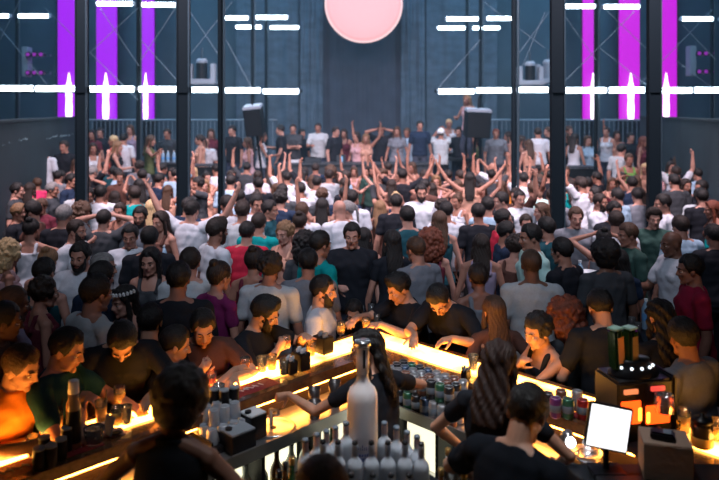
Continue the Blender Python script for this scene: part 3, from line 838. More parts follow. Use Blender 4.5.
# moving lamps
def moving_lamp(px, py, Y, label, m1, m2, k=1.0):
    p = at(px, py, Y); s = Y / F * k
    e = empty('moving_lamp', p); tag(e, label, 'stage lamp')
    bx('base_box', (0, 0, -9 * s), (26 * s, .4, 5 * s), m1, e, bev=.02)
    for t in (-1, 1): bx('yoke_arm', (t * 10.5 * s, 0, 0), (4.5 * s, .25, 15 * s), m1, e, bev=.02)
    q = MB(); q.cyl((0, -.02, -7 * s), (0, -.02, 8 * s), 5.0 * s, 16); q.build('lamp_head', m2, e)
    q = MB(); q.lathe([(5.2 * s, 0), (5.4 * s, .06), (3.8 * s, .12)], (0, -.02, 8 * s), 16); q.build('lens_ring', m1, e)
    q = MB(); q.cyl((0, 0, 9 * s), (0, 0, 22 * s), .03, 8); q.build('clamp_rod', M_STEEL, e)
M_LAMPW = mat('pale_lamp_housing', (.30, .34, .40), .5)
moving_lamp(202, 72, 18.6, 'pale-armed moving lamp on the violet side', M_LAMPW, M_BLACK, 1.1)
moving_lamp(530, 74, 18.6, 'moving lamp with black head beside the thickest black post', M_LAMPW, M_BLACK)
moving_lamp(548, 72, 19.2, 'pale moving lamp partly behind the thickest black post', M_LAMPW, M_GREYP)
M_PL = mat('purple_led', (.2, .02, .2), .5, emit=(.55, .03, .75), estr=.35)
def par_cluster(px, py, label):
    p = at(px, py, 19.5); s = 19.5 / F
    e = empty('par_lamp_bank', p); tag(e, label, 'stage lamp')
    bx('backing_box', (-11 * s, 0, 2 * s), (6 * s, .3, 30 * s), M_GREYP, e, bev=.02)
    for r_ in (-1, 1):
        bx('bar', (0, .1, r_ * 9 * s), (22 * s, .1, .06), M_STEEL, e)
        for i in (-1, 0, 1):
            q = MB(); q.lathe([(1.6 * s, 0), (2.2 * s, .10), (2.6 * s, .22)], (0, 0, 0), 14)
            o = q.build('lamp_can', M_BLACK, e); o.location = (i * 6.5 * s, 0, r_ * 9 * s); o.rotation_euler = (R(90), 0, 0)
            q = MB(); q.cyl((0, 0, .2), (0, 0, .235), 1.8 * s, 14)
            q.build('lens', M_PL, o)
par_cluster(38, 64, 'bank of purple-lit lamps near the wall with faint script')
par_cluster(702, 63, 'bank of purple-lit lamps above the plain parapet')
# riser for the dancer above the crowd
e = empty('stage_riser', (at(466, HY, 18.4).x, 18.7, .6)); tag(e, 'dark scaffold riser under the dancer by the boxy speaker', 'riser')
bx('deck', (0, 0, 1.0), (.9, .7, .06), M_BLACK, e)
for sx in (-1, 1):
    for sy in (-1, 1):
        q = MB(); q.cyl((sx * .4, sy * .3, 0), (sx * .4, sy * .3, 1.0), .025, 8); q.build('leg', M_STEEL, e)
# disc jockey gear
M_KIT = mat('deck_gear', (.03, .04, .05), .4)
for i, (px, py, w, h, lb) in enumerate(((295, 156, 8, 5, 'white laptop-like lid on the booth desk'), (313, 153, 16, 8, 'black round-dial mixing deck before the plaid-shirted man'), (341, 154, 9, 12, 'upright dark deck with blue glow'))):
    p = on(px, 163, 1.52); p.y = 18.4; s = 18.4 / F; p.x = (px - CX) * s
    e = empty('mixing_deck', (p.x, 18.45, 1.52)); tag(e, lb, 'mixing deck')
    bx('case', (0, 0, h * s * .3), (w * s, .3, h * s * .6), [M_WHITE, M_KIT, M_KIT][i], e, bev=.01)
    q = MB(); q.cyl((0, -.05, h * s * .6), (0, -.05, h * s * .6 + .02), .10, 20); q.build('platter', M_BLACK, e)
    if i == 2:
        bx('blue_display', (.02, -.155, h * s * .3), (.05, .01, h * s * .5), mat('blue_led', (.1, .2, .3), .5, emit=(.2, .55, 1), estr=.8), e)

# thin stage haze
M_HAZE = bpy.data.materials.new('haze'); M_HAZE.use_nodes = True; nt = M_HAZE.node_tree; nt.nodes.clear()
oo = nt.nodes.new('ShaderNodeOutputMaterial'); vs = nt.nodes.new('ShaderNodeVolumeScatter'); vs.inputs['Color'].default_value = (.50, .80, 1, 1); vs.inputs['Density'].default_value = .009; vs.inputs['Anisotropy'].default_value = .25
nt.links.new(vs.outputs[0], oo.inputs['Volume'])
o = bx('stage_haze', (0, 18.2, 4.8), (23, 9.4, 9.5), M_HAZE); tag(o, 'thin blue haze hanging around the stage lights', 'haze', kind='stuff')
# ---------------------------------------------------------------- the V-shaped bar
M_VARN = mat('varnished_wood', (.11, .045, .02), .22, vary=.3, vscale=5, stretch=(1, 8, 8), coat=.5)
M_FRONTP = mat('bar_front', (.03, .018, .012), .5)
M_MAT = mat('red_rubber', (.22, .015, .025), .5, bump=.4, bscale=90)
M_MATW = mat('mat_print', (.7, .6, .6), .6)
M_INOX = mat('brushed_steel', (.52, .53, .56), .28, .9, bump=.05, bscale=80)
M_LED = mat('amber_led', (1, .6, .2), .5, emit=(1.0, .34, .045), estr=32)
M_COOL = mat('lit_cooler_door', (.9, .9, .8), .5, emit=(1.0, .94, .66), estr=1.3)
def glow_top(name, lo, hi, sc):
    m = bpy.data.materials.new(name); m.use_nodes = True; N = m.node_tree.nodes; L = m.node_tree.links; b = N['Principled BSDF']
    b.inputs['Base Color'].default_value = (.7, .45, .2, 1); b.inputs['Roughness'].default_value = .15
    tc = N.new('ShaderNodeTexCoord'); nz = N.new('ShaderNodeTexNoise'); nz.inputs['Scale'].default_value = sc; nz.inputs['Detail'].default_value = 3
    mr = N.new('ShaderNodeMapRange'); mr.inputs['From Min'].default_value = .35; mr.inputs['From Max'].default_value = .62; mr.inputs['To Min'].default_value = lo; mr.inputs['To Max'].default_value = hi
    L.new(tc.outputs['Object'], nz.inputs['Vector']); L.new(nz.outputs['Fac'], mr.inputs['Value']); L.new(mr.outputs['Result'], b.inputs['Emission Strength'])
    b.inputs['Emission Color'].default_value = (1.0, .40, .06, 1)
    return m
M_GLOW = glow_top('amber_onyx_panel', 3.0, 27.0, 3.0)
AX, AO, AI = .11, 5.78, 5.18
def bp(side, along, across, z):
    "point on the bar: side -1 violet arm, +1 magenta arm; along = metres from the apex of the inner edge; across = metres outwards from the inner edge"
    r = math.sqrt(.5)
    return Vector((AX + side * (along * r + across * r), AI - along * r + across * r, z))
def slab(side, a0, a1, c0, c1, z0, z1, name, m, parent=None, mitre=True):
    # mitre at the apex: along start shifted so both arms meet on the centre line
    f = lambda c: a0 - c if (mitre and a0 == 0) else a0
    P = [bp(side, f(c0), c0, 0), bp(side, f(c1), c1, 0), bp(side, a1, c1, 0), bp(side, a1, c0, 0)]
    q = MB(); pts = [(p.x, p.y) for p in P]; q.poly_prism(pts, z0, z1, m); return q.build(name, None, parent)
BZ = 1.10
def bar_arm(side, L, label):
    e = empty('bar_counter', (0, 0, 0)); tag(e, label, 'bar counter', 'arms of the V-shaped bar')
    slab(side, 0, L, .0, .43, BZ - .05, BZ - .012, 'countertop', M_VARN, e)
    slab(side, 0, L, .175, .385, BZ - .012, BZ + .001, 'glowing_panel', M_GLOW, e)
    slab(side, 0, L, .385, .43, BZ - .012, BZ + .006, 'outer_rim', M_VARN, e)
    slab(side, 0, L, -.02, .03, BZ - .06, BZ + .006, 'inner_rim', M_VARN, e)
    slab(side, 0, L, .36, .40, 0, BZ - .05, 'front_panel', M_FRONTP, e)
    slab(side, 0, L, .03, .07, 0, BZ - .05, 'back_panel', M_FRONTP, e)
    slab(side, 0, L, .005, .028, BZ - .082, BZ - .062, 'light_strip', M_LED, e)
    # work shelf on the inner side
    w = empty('work_shelf', (0, 0, 0)); tag(w, label.replace('glowing amber bar counter', 'steel work shelf below the bar counter'), 'work shelf', 'work shelves behind the bar')
    slab(side, .30, L, -.30, .03, .90, .93, 'shelf_top', M_INOX, w)
    slab(side, .30, L, -.31, -.295, .88, .955, 'steel_edge', M_INOX, w)
    slab(side, .30, L, -.12, -.09, .12, .90, 'shelf_back', M_FRONTP, w)
    n = int((L - .4) / .42)
    for i in range(n):
        a = .42 + i * .42
        slab(side, a + .02, a + .38, -.135, -.121, .30, .84, 'cooler_door', M_COOL, w)
    for i in range(n + 1):
        a = .40 + i * .42
        slab(side, a - .012, a + .012, -.29, -.12, .12, .90, 'divider', M_BLACK, w)
    slab(side, .32, L, -.29, -.12, .50, .515, 'bottle_rail', M_INOX, w)
    return e
bar_arm(-1, 4.6, 'glowing amber bar counter running towards the shaker bottle and glasses')
bar_arm(1, 4.6, 'glowing amber bar counter running towards the drinks dispenser')
struct(bx('floor_behind_bar', (.1, 2.6, .06), (3.4, 1.2, .12), M_FLOOR))
# rubber bar mats with printed stripes
for side, a0, a1, lb in ((-1, .85, 1.55, 'red rubber bar mat with pale print, nearer the apex'), (-1, 2.05, 2.75, 'dark red bar mat under the row of black jars'), (1, 1.55, 2.15, 'red bar mat under the drink cans')):
    o = slab(side, a0, a1, .04, .19, BZ - .0115, BZ + .004, 'bar_mat', M_MAT, mitre=False); tag(o, lb, 'bar mat', 'bar mats')
    q = MB()
    for i in range(14):
        a = a0 + .10 + (a1 - a0 - .2) * i / 13
        p, r_ = bp(side, a, .095, BZ + .0045), bp(side, a + .012 + .01 * (i % 3), .135, BZ + .0045)
        q.cyl(p, r_, .004, 6)
        if i % 2: q.cyl(bp(side, a, .115, BZ + .0045), bp(side, a + .03, .115, BZ + .0045), .003, 6)
    q.build('printed_lettering', M_MATW, o)

# ---------------------------------------------------------------- bottles, glasses, cans
M_GLASS = mat('clear_glass', (.95, .97, 1), .03, trans=.95)
M_AMBER = mat('amber_drink', (.9, .35, .05), .08, trans=.6)
M_FROST = mat('frosted_glass', (.50, .54, .60), .32, bump=.03, bscale=50)
M_FROSTB = mat('frosted_white_glass', (.80, .74, .74), .38, vary=.04, vscale=6, sub=.0)
M_LABELB = mat('blue_print', (.10, .12, .28), .5)
M_POUR = mat('pourer', (.02, .02, .022), .3)
M_NECK = mat('pink_foil', (.60, .42, .40), .35)
M_SILV = mat('silver_cap', (.7, .7, .72), .22, .9)
M_GOLD = mat('gold_cap', (.7, .45, .15), .3, .8)
M_JAR = mat('black_jar', (.008, .008, .010), .35, spec=.3)
M_CANW = mat('can_lid', (.66, .68, .72), .3, .8)
def vodka(loc, label, foil=True, big=False, sc=1.0, grp='frosted bottles on the island'):
    k = 2.12 if big else sc
    e = empty('frosted_bottle' if not big else 'display_bottle', loc); tag(e, label, 'bottle', None if big else grp)
    M = M_FROSTB if big else M_FROST
    r = .0385
    q = MB()
    q.lathe([(r * .5 * k, 0), (r * .95 * k, .002 * k), (r * k, .010 * k), (r * k, .190 * k), (r * .97 * k, .203 * k), (r * .82 * k, .217 * k), (r * .55 * k, .228 * k), (.016 * k, .238 * k), (.0145 * k, .25 * k), (.0145 * k, .262 * k)], n=28)
    q.build('glass_body', M, e, smooth=True)
    if big:
        q = MB(); q.lathe([(.0155 * k, .255 * k), (.0165 * k, .258 * k), (.0165 * k, .322 * k), (.0155 * k, .324 * k)], n=24); q.build('neck', M, e, smooth=True)
        q = MB(); q.lathe([(.019 * k, .322 * k), (.0205 * k, .325 * k), (.0205 * k, .334 * k), (.018 * k, .337 * k)], n=24); q.build('cap', M_SILV, e, smooth=True)
        q = MB()                                                     # handle strap and tag on the neck
        q.box((.004 * k, -.018 * k, .295 * k), (.006 * k, .003 * k, .045 * k)); q.build('neck_tag', M_JAR, e)
        # band of small blue print around the belly, with a frieze of dots
        q = MB(); rr = random.Random(2)
        for row, z in enumerate((.066, .055, .044)):
            for i in range(11):
                t = -PI / 2 + (i - 5) * .17; R_ = r * k + .0006
                for j in range(2 if row != 1 else 3):
                    tt = t + (j - .5) * .045
                    p = Vector((math.cos(tt) * R_, math.sin(tt) * R_, z * k)); h = (.0035 if row != 1 else .005) * k * rr.uniform(.6, 1)
                    q.cyl(p - Vector((0, 0, h)), p + Vector((0, 0, h)), .0012 * k, 6)
                p = Vector((math.cos(t) * R_, math.sin(t) * R_, z * k)); p2 = Vector((math.cos(t + .07) * R_, math.sin(t + .07) * R_, z * k)); q.cyl(p, p2, .0011 * k, 6)
        for i in range(9):                                            # line drawing of a facade above the print
            t = -PI / 2 + (i - 4) * .13; h = .008 * (1.6 if i == 4 else 1) * k; R_ = r * k + .0006
            p = Vector((math.cos(t) * R_, math.sin(t) * R_, .078 * k)); q.cyl(p, p + Vector((0, 0, h)), .0011 * k, 6)
        q.build('blue_print', M_LABELB, e)
    else:
        q = MB(); q.lathe([(.0150 * k, .252 * k), (.0158 * k, .254 * k), (.0152 * k, .296 * k), (.0150 * k, .298 * k)], n=16); q.build('neck_sleeve', M_NECK if foil else M_FROST, e, smooth=True)
        q = MB(); q.lathe([(.0150 * k, .296 * k), (.0165 * k, .298 * k), (.0165 * k, .308 * k), (.012 * k, .312 * k)] if foil else [(.0120 * k, .262 * k), (.0125 * k, .300 * k), (.015 * k, .302 * k), (.012 * k, .315 * k)], n=14); q.build('pourer' if not foil else 'cap', M_POUR if not foil else M_GREYP, e, smooth=True)
    return e
IZ = .98
isl = empty('bottle_island', (0, 0, 0)); tag(isl, 'dark stepped island counter crowded with frosted bottles', 'island counter')
q = MB(); q.poly_prism([(-.52, 2.85), (.62, 2.85), (.62, 3.35), (.16, 3.98), (-.12, 3.98), (-.52, 3.5)], IZ - .04, IZ); q.build('worktop', M_BLACK, isl)
q = MB(); q.poly_prism([(-.46, 2.9), (.56, 2.9), (.56, 3.32), (.13, 3.9), (-.09, 3.9), (-.46, 3.46)], .12, IZ - .04); q.build('cabinet', M_FRONTP, isl)
def island(px, py, ztop): return on(px, py, ztop)
bp_ = at(362.5, 340, 3.72)
vodka((bp_.x, 3.72, bp_.z - .337 * 2.12), 'oversized frosted vodka-style display bottle towering over the small bottles', big=True)
q = MB(); q.box((bp_.x, 3.72, (IZ + bp_.z - .337 * 2.12) / 2), (.24, .24, bp_.z - .337 * 2.12 - IZ - .001), bev=.004)
tag(q.build('display_plinth', M_BLACK), 'small black plinth under the oversized bottle', 'plinth')
rows = [('foil', 346, 421.5, 'beside the big bottle, violet side'), ('foil', 335.5, 426, 'second of the slanting row from the big bottle, violet side'), ('foil', 326.5, 429.5, 'third of the slanting row, violet side'), ('foil', 316.5, 433, 'fourth of the slanting row, violet side'), ('foil', 305.5, 438.5, 'end of the slanting row, violet side'),
        ('foil', 384.5, 421.5, 'beside the big bottle, dispenser side'), ('foil', 396.5, 426, 'second of the slanting row, dispenser side'), ('foil', 407, 430.5, 'third of the slanting row, dispenser side'), ('foil', 417, 435, 'fourth of the slanting row, dispenser side'),
        ('pour', 323, 440.5, 'far violet-side end of the front row'), ('pour', 338, 441, 'front row, below the third slanting bottle'), ('pour', 355, 441.5, 'front row, just below the big bottle print'), ('pour', 371.5, 441.5, 'front row, dispenser-side foot of the big bottle'), ('pour', 388, 441.5, 'front row, third from the dispenser side'), ('pour', 405, 441.5, 'front row, second from the dispenser side'), ('pour', 421.5, 443, 'dispenser-side end of the front row')]
for kd, px, py, lb in rows:
    p = on(px, py, IZ + .312); p.z = IZ
    vodka(p, ('frosted bottle with pale sleeve, ' if kd == 'foil' else 'frosted bottle with black pourer, ') + lb, kd == 'foil')
for px, lb in ((351, 'first'), (373, 'second'), (391, 'third'), (409, 'last')):
    p = on(px, 474, IZ + .312); p.z = IZ
    vodka(p, 'frosted bottle cut by the frame bottom, %s along from the dark-haired head' % lb, False)
M_DKG = mat('dark_green_glass', (.02, .06, .02), .1, coat=.5); M_BRG = mat('brown_glass', (.10, .035, .01), .1, coat=.5); M_CLG = mat('clear_spirit_glass', (.45, .50, .50), .12)
M_LBL = mat('paper_label', (.55, .52, .42), .7); M_LBY = mat('yellow_label', (.75, .6, .1), .6)
def spirit(loc, label, m, cap, lab, k=1.0, grp='spirit bottles in the bar rails', tall=1.0):
    e = empty('spirit_bottle', loc); tag(e, label, 'bottle', grp)
    q = MB(); q.lathe([(.030 * k, 0), (.036 * k, .004), (.037 * k, .012), (.037 * k, .165 * tall * k), (.033 * k, .185 * tall * k), (.018 * k, .215 * tall * k), (.0135 * k, .235 * tall * k), (.0135 * k, .285 * tall * k)], n=20); q.build('glass_body', m, e, smooth=True)
    q = MB(); q.lathe([(.0375 * k, .05 * k), (.0378 * k, .052 * k), (.0378 * k, .130 * k), (.0375 * k, .132 * k)], n=20); q.build('label_paper', lab, e, smooth=True)
    q = MB(); q.lathe([(.0145 * k, .270 * tall * k), (.0155 * k, .272 * tall * k), (.0155 * k, .305 * tall * k), (.012 * k, .308 * tall * k)], n=14); q.build('cap', cap, e, smooth=True)
    return e
kinds = [(M_CLG, M_SILV, M_LBL, 'clear bottle with pale label'), (M_DKG, M_GOLD, M_LBY, 'dark green bottle with yellow label'), (M_CLG, M_POUR, M_LBL, 'clear bottle with black pourer'), (M_BRG, M_POUR, M_LBL, 'brown bottle with black pourer'), (M_CLG, M_SILV, M_LBY, 'clear bottle with yellow label')]
ordn = ['first', 'second', 'third', 'fourth', 'fifth', 'sixth', 'seventh', 'eighth', 'ninth', 'tenth', 'eleventh', 'twelfth', 'thirteenth']
for i in range(10):
    a = .62 + i * .115; kd = kinds[(i * 3 + 1) % 5]; p = bp(-1, a, -.21, .516)
    spirit(p, kd[3] + ', %s from apex, under the lit sink' % ordn[i], kd[0], kd[1], kd[2], 1.12)
for i in range(6):
    a = .95 + i * .14; kd = kinds[(i * 2 + 2) % 5]; p = bp(1, a, -.21, .516)
    spirit(p, kd[3] + ', %s from apex, under the stacked cans' % ordn[i], kd[0], kd[1], kd[2], .95)
for i, (px, py, z) in enumerate(((285, 462, 1.12), (292, 457, 1.12), (279, 470, 1.12), (448, 448, 1.10), (446, 460, 1.10), (441, 468, 1.10), (456, 464, 1.10), (464, 474, 1.10))):
    k = kinds[(3, 1, 3, 0, 4, 3, 0, 1)[i]]; p = on(px, py, 1.25); p.z = 1.25 - .308 * .9
    e = spirit(p, '%s, %s on the %s side stand' % (k[3], ordn[i % 5], 'violet' if i < 3 else 'dispenser'), k[0], k[1] if i < 3 else M_GOLD, k[2], .9, 'bottles on the side stands')
for px0, px1, Y0, Y1, lb in ((272, 298, 3.0, 3.45, 'dark side stand holding brown bottles beside the bottle island'), (436, 470, 3.0, 3.5, 'dark side stand holding gold-capped bottles beside the bottle island')):
    a, b = on(px0, 462, 1.25).x, on(px1, 462, 1.25).x
    e = empty('side_stand', ((a + b) / 2, (Y0 + Y1) / 2, .12)); tag(e, lb, 'stand')
    hh = 1.25 - .308 * .9 - .12
    bx('top', (0, 0, hh - .015), (b - a + .05, Y1 - Y0 + .05, .03), M_BLACK, e, bev=.004)
    bx('cabinet', (0, 0, (hh - .03) / 2), (b - a, Y1 - Y0, hh - .03), M_FRONTP, e)
# drinking glasses
M_RIMG = mat('glass_rim', (.8, .82, .85), .1)
def tumbler(loc, label, drink=M_AMBER, r=.036, h=.115, fill=.7, garn=None, rz=0, name='drinking_glass', grp='drinks on the bar'):
    e = empty(name, loc, rz); tag(e, label, 'glass', grp)
    q = MB(); q.lathe([(r * .72, 0), (r * .78, .003), (r, h), (r * .96, h), (r * .76, .008), (.001, .007)], n=22); q.build('glass_wall', M_GLASS, e, smooth=True)
    if drink: q = MB(); q.lathe([(r * .76, .008), (r * (.80 + .17 * fill), h * fill), (.001, h * fill + .0005)], n=20); q.build('drink', drink, e, smooth=True)
    if garn:
        q = MB(); q.cyl((r * .3, 0, h * .3), (r * .9, 0, h * 1.5), .003, 8); q.build('straw', garn, e)
    return e
M_DRO = mat('orange_cocktail', (.90, .25, .04), .15); M_DRY = mat('yellow_cocktail', (.90, .50, .08), .15); M_DRR = mat('red_cocktail', (.75, .10, .03), .15)
gl = [(45.5, 436, M_DRO, 'orange cocktail glass nearest the blurred man in orange'), (57, 430, M_DRY, 'amber cocktail glass touching the orange one'), (101, 421, M_DRY, 'yellow cocktail glass beyond the ice bucket'), (119.5, 406, M_DRY, 'tall yellow drink before the hands of the man looking down'),
      (117, 424, M_DRY, 'short yellow drink beside the chalk slate'), (126, 423, None, 'empty glass beside the short yellow drink'), (211, 388, M_DRR, 'red-orange drink in front of the man in brown'),
      (245, 372, M_DRO, 'orange drink between the two men with raised hands'), (262, 371, None, 'empty pale glass near the drinking man'), (272, 369, M_DRY, 'yellow drink near the drinking man'), (284, 374, None, 'empty glass beside the black napkin box'), (219, 404, None, 'tall empty glass next to the black jars'),
      (311, 355, M_DRY, 'brightly lit amber glass below the white polo man'), (473, 369, None, 'clear tumbler before the long-haired guest'), (33, 455, M_DRY, 'amber glass at the frame end of the counter'), (341, 334, M_DRY, 'small glass by the person behind the bottle cap'), (366, 330, M_DRY, 'stemless glass at the apex of the bar')]
for px, py, dr, lb in gl:
    p = on(px, py, BZ + .006); tumbler(p, lb, dr, h=.12 if 'tall' in lb or 'cocktail' in lb else .10, garn=M_BLACK if dr is M_DRY and 'cocktail' in lb else None)
# black jars, shaker bottle, ice bucket, slate
def jar(px, py, z, label, r=.031, h=.105, lid=M_SILV, body=M_JAR, name='black_jar', grp='black jars on the bar'):
    p = on(px, py, z); e = empty(name, p); tag(e, label, 'jar', grp)
    q = MB(); q.lathe([(r * .92, 0), (r, .004), (r, h * .82), (r * .9, h * .9), (r * .9, h * .92)], n=20); q.build('body', body, e, smooth=True)
    q = MB(); q.lathe([(r * .93, h * .90), (r * .95, h * .91), (r * .95, h), (r * .85, h * 1.01)], n=20); q.build('lid', lid, e, smooth=True)
M_LIDG = mat('grey_lid', (.25, .28, .32), .35)
for px, py, lb in ((39, 469, 'black jar at the frame end of the front pair'), (51, 466, 'black jar second in the front line'), (61, 459, 'black jar third in the front line'), (44, 457, 'black jar half hidden in the back line'), (67, 450, 'tall black jar beside the white-capped bottle'),
                   (224, 407, 'black jar on the mat near the red drink'), (234, 404, 'second black jar near the red drink'), (214, 406, 'slim black jar behind the dark curly head')):
    jar(px, py, BZ + .006, lb, lid=M_LIDG, h=.125 if 'tall' in lb else .108)
p = on(73.5, 447, BZ + .006); e = empty('shaker_bottle', p); tag(e, 'tall dark bottle with bright white cap rising above the black jars', 'bottle')
M_SHB = mat('tinted_bottle', (.42, .30, .20), .15, .3)
q = MB(); q.lathe([(.034, 0), (.038, .004), (.038, .225), (.033, .245), (.028, .262), (.027, .29)], n=24); q.build('bottle_body', M_SHB, e, smooth=True)
q = MB(); q.lathe([(.0385, .03), (.039, .032), (.039, .20), (.0385, .202)], n=24); q.build('label_band', M_JAR, e, smooth=True)
q = MB(); q.lathe([(.028, .288), (.0285, .29), (.0265, .352), (.023, .356)], n=20); q.build('cap', mat('white_cap', (.85, .85, .9), .4), e, smooth=True)
p = on(94, 443, BZ + .006); e = empty('ice_bucket', p); tag(e, 'small clear ice bucket next to the tall white-capped bottle', 'bucket')
q = MB(); q.lathe([(.042, 0), (.045, .004), (.056, .085), (.052, .085), (.041, .01), (.001, .009)], n=24); q.build('bucket_wall', M_GLASS, e, smooth=True)
q = MB(); rr = random.Random(1)
for i in range(14): q.box((rr.uniform(-.03, .03), rr.uniform(-.03, .03), rr.uniform(.025, .075)), (.022, .022, .022), bev=.003, rz=rr.uniform(0, 2))
q.build('ice', mat('ice', (.9, .7, .5), .1, trans=.5), e)
p = on(109, 434, BZ + .006); e = empty('chalk_slate', p, R(-40)); tag(e, 'small grey leaning slate beside the short yellow drink', 'slate')
b = MB(); b.box((0, 0, .05), (.085, .008, .10), mtx=Matrix.Rotation(R(-15), 3, 'X'), bev=.002); b.build('slate_board', M_GREYP, e)
b = MB(); b.box((0, .03, .003), (.085, .05, .006)); b.build('foot', M_JAR, e)
# white serviette strip and black napkin boxes
o = slab(-1, 1.78, 2.2, .23, .33, BZ + .0015, BZ + .006, 'paper_runner', M_WHITE, mitre=False); tag(o, 'white paper strip on the counter behind the curly-haired bartender', 'paper')
def caddy(px, py, label, w=.11, h=.12, z=None, rz=-45, lime=True):
    p = on(px, py, (z or BZ) + .006); e = empty('bar_caddy', p, R(rz)); tag(e, label, 'caddy', 'black caddies on the bar')
    bx('box', (0, 0, h / 2), (w, w * .8, h), M_JAR, e, bev=.006)
    bx('divider', (0, 0, h + .002), (w * .9, .006, .02), M_GREYP, e)
    q = MB()
    for i in range(4): q.box(((i - 1.5) * w * .2, .015 * (-1) ** i, h + .012), (w * .16, w * .3, .026), bev=.004)
    q.build('napkins', M_WHITE if lime else M_LIDG, e)
caddy(301, 369, 'black napkin caddy left of the brightly lit glass'.replace('left of', 'beside'))
caddy(290, 373, 'low black straw caddy next to the empty glass', .09, .09)
caddy(323, 352, 'dark square caddy on the lit counter before the white polo', .13, .12, lime=False)
caddy(466, 379, 'small black straw holder before the long-haired guest', .06, .06, rz=45, lime=False)
# bright bottled backlit pad near the apex
# stacked glass tumblers (washed) near the curly bartender
M_WG = mat('washed_glass', (.45, .49, .55), .08, .35, bump=.3, bscale=60)
def stack_glass(p, label, n=1, grp='washed tumblers on the drying stack'):
    e = MB()
    e.lathe([(.036, 0), (.0365, .002), (.030, .085), (.027, .088), (.02, .086)], n=16)
    o = e.build('upturned_tumbler', M_WG, smooth=True); o.location = p; tag(o, label, 'glass', grp)
rr = random.Random(9); c0 = on(217, 428, .99)
e = empty('drying_crate', (c0.x, c0.y, .93), R(-45)); tag(e, 'black drying crate holding upturned tumblers beside the curly bartender', 'crate')
bx('base', (0, 0, .02), (.36, .30, .04), M_JAR, e, bev=.004)
for s in (-1, 1): bx('side', (0, s * .15, .04), (.36, .012, .08), M_JAR, e)
k = 0
desc = ['lower layer', 'upper layer']
for lay in range(2):
    for i in range(4 - lay):
        for j in range(4 - lay):
            v = Matrix.Rotation(R(-45), 3, 'Z') @ Vector(((i - (3 - lay) / 2) * .078, (j - (3 - lay) / 2) * .074, 0))
            stack_glass((c0.x + v.x, c0.y + v.y, .972 + lay * .089), 'upturned tumbler on the crate, %s, %s row from the bar, %s along' % (desc[lay], ordn[3 - j] if lay == 0 else ordn[2 - j], ordn[i]))
p = on(134, 432, 1.0)
e = empty('tumbler_rack', (p.x, p.y, .93), R(-45)); tag(e, 'steel rack with a line of dark-sided tumblers before the curly bartender', 'rack')
bx('tray', (0, 0, .01), (.44, .17, .02), M_INOX, e, bev=.003)
M_DKT = mat('dark_tumbler', (.10, .05, .03), .12, coat=.4)
for i in range(6):
    for j in range(2):
        v = Matrix.Rotation(R(-45), 3, 'Z') @ Vector(((i - 2.5) * .07, (j - .5) * .075, 0)); q = MB()
        q.lathe([(.028, 0), (.030, .002), (.034, .10), (.030, .10), (.02, .07)], n=16, ms=[M_DKT, M_DKT, M_WG, M_WG, M_WG])
        o = q.build('dark_tumbler', None, smooth=True); o.location = (p.x + v.x, p.y + v.y, .951)
        tag(o, 'dark tumbler in the steel rack, %s along the %s line' % (ordn[i], ('near', 'far')[j]), 'glass', 'dark tumblers in the rack')
for i, (px, py, lb) in enumerate(((236, 447, 'open black supply box beside the washed tumblers'), (253, 437, 'closed black supply box with pale lid at the sink'))):
    p = on(px, py, .93); e = empty('supply_box', (p.x, p.y, .934), R(-45)); tag(e, lb, 'box')
    w, h = (.17, .10) if i == 0 else (.12, .14)
    bx('box', (0, 0, h / 2), (w, w, h), M_JAR, e, bev=.004)
    bx('lid', (0, 0, h + .006), (w * .96, w * .96, .012), [M_LIDG, M_WHITE][i], e, bev=.003)
    q = MB(); q.cyl((0, -w * .3, h + .013), (0, -w * .3, h + .025), .02, 12); q.build('knob', M_JAR, e)
# bar tap at the sink, and basin
p = on(271, 425, .93); e = empty('sink_tap', (p.x, p.y, .932)); tag(e, 'small steel tap standing by the orange-lit sink', 'tap')
q = MB(); q.cyl((0, 0, 0), (0, 0, .10), .014, 12); q.cyl((0, 0, .095), (.05, -.05, .11), .009, 10); q.cyl((.05, -.05, .11), (.052, -.052, .085), .009, 10); q.build('spout', M_INOX, e)
for s in (-1, 1):
    q = MB(); q.cyl((0, 0, .05), (s * .035, s * .02, .055), .006, 8); q.ball((s * .037, s * .021, .056), .010, 8); q.build('handle', M_INOX, e)
e = empty('bar_sink', bp(-1, 1.05, -.14, .9305), R(-45 + 90 + 45)); e.rotation_euler = (0, 0, R(45)); tag(e, 'round steel sink basin glowing orange under the counter', 'sink')
q = MB(); q.lathe([(.135, 0), (.14, .006), (.125, .010), (.115, .004), (.05, .002), (.001, .0015)], n=32); q.build('basin', M_INOX, e, smooth=True)
q = MB(); q.cyl((0, 0, .002), (0, 0, .006), .018, 14); q.build('drain', M_BLACK, e)
M_TOOL = mat('dark_bar_tools', (.05, .04, .04), .35, .3)
for i, (a, c, h, lb) in enumerate(((.55, -.16, .16, 'dark mixing tin nearest the apex, orange-lit shelf'), (.68, -.10, .13, 'second dark mixing tin on the orange-lit shelf'), (.78, -.22, .11, 'short dark tin on the orange-lit shelf'), (1.32, -.10, .10, 'small cup by the sink basin'))):
    p = bp(-1, a, c, .932); q = MB(); q.lathe([(.030, 0), (.032, .003), (.042, h), (.038, h), (.03, .01)], n=18); o = q.build('mixing_tin', M_TOOL if i < 3 else M_INOX, smooth=True); o.location = p; tag(o, lb, 'tin', 'mixing tins')

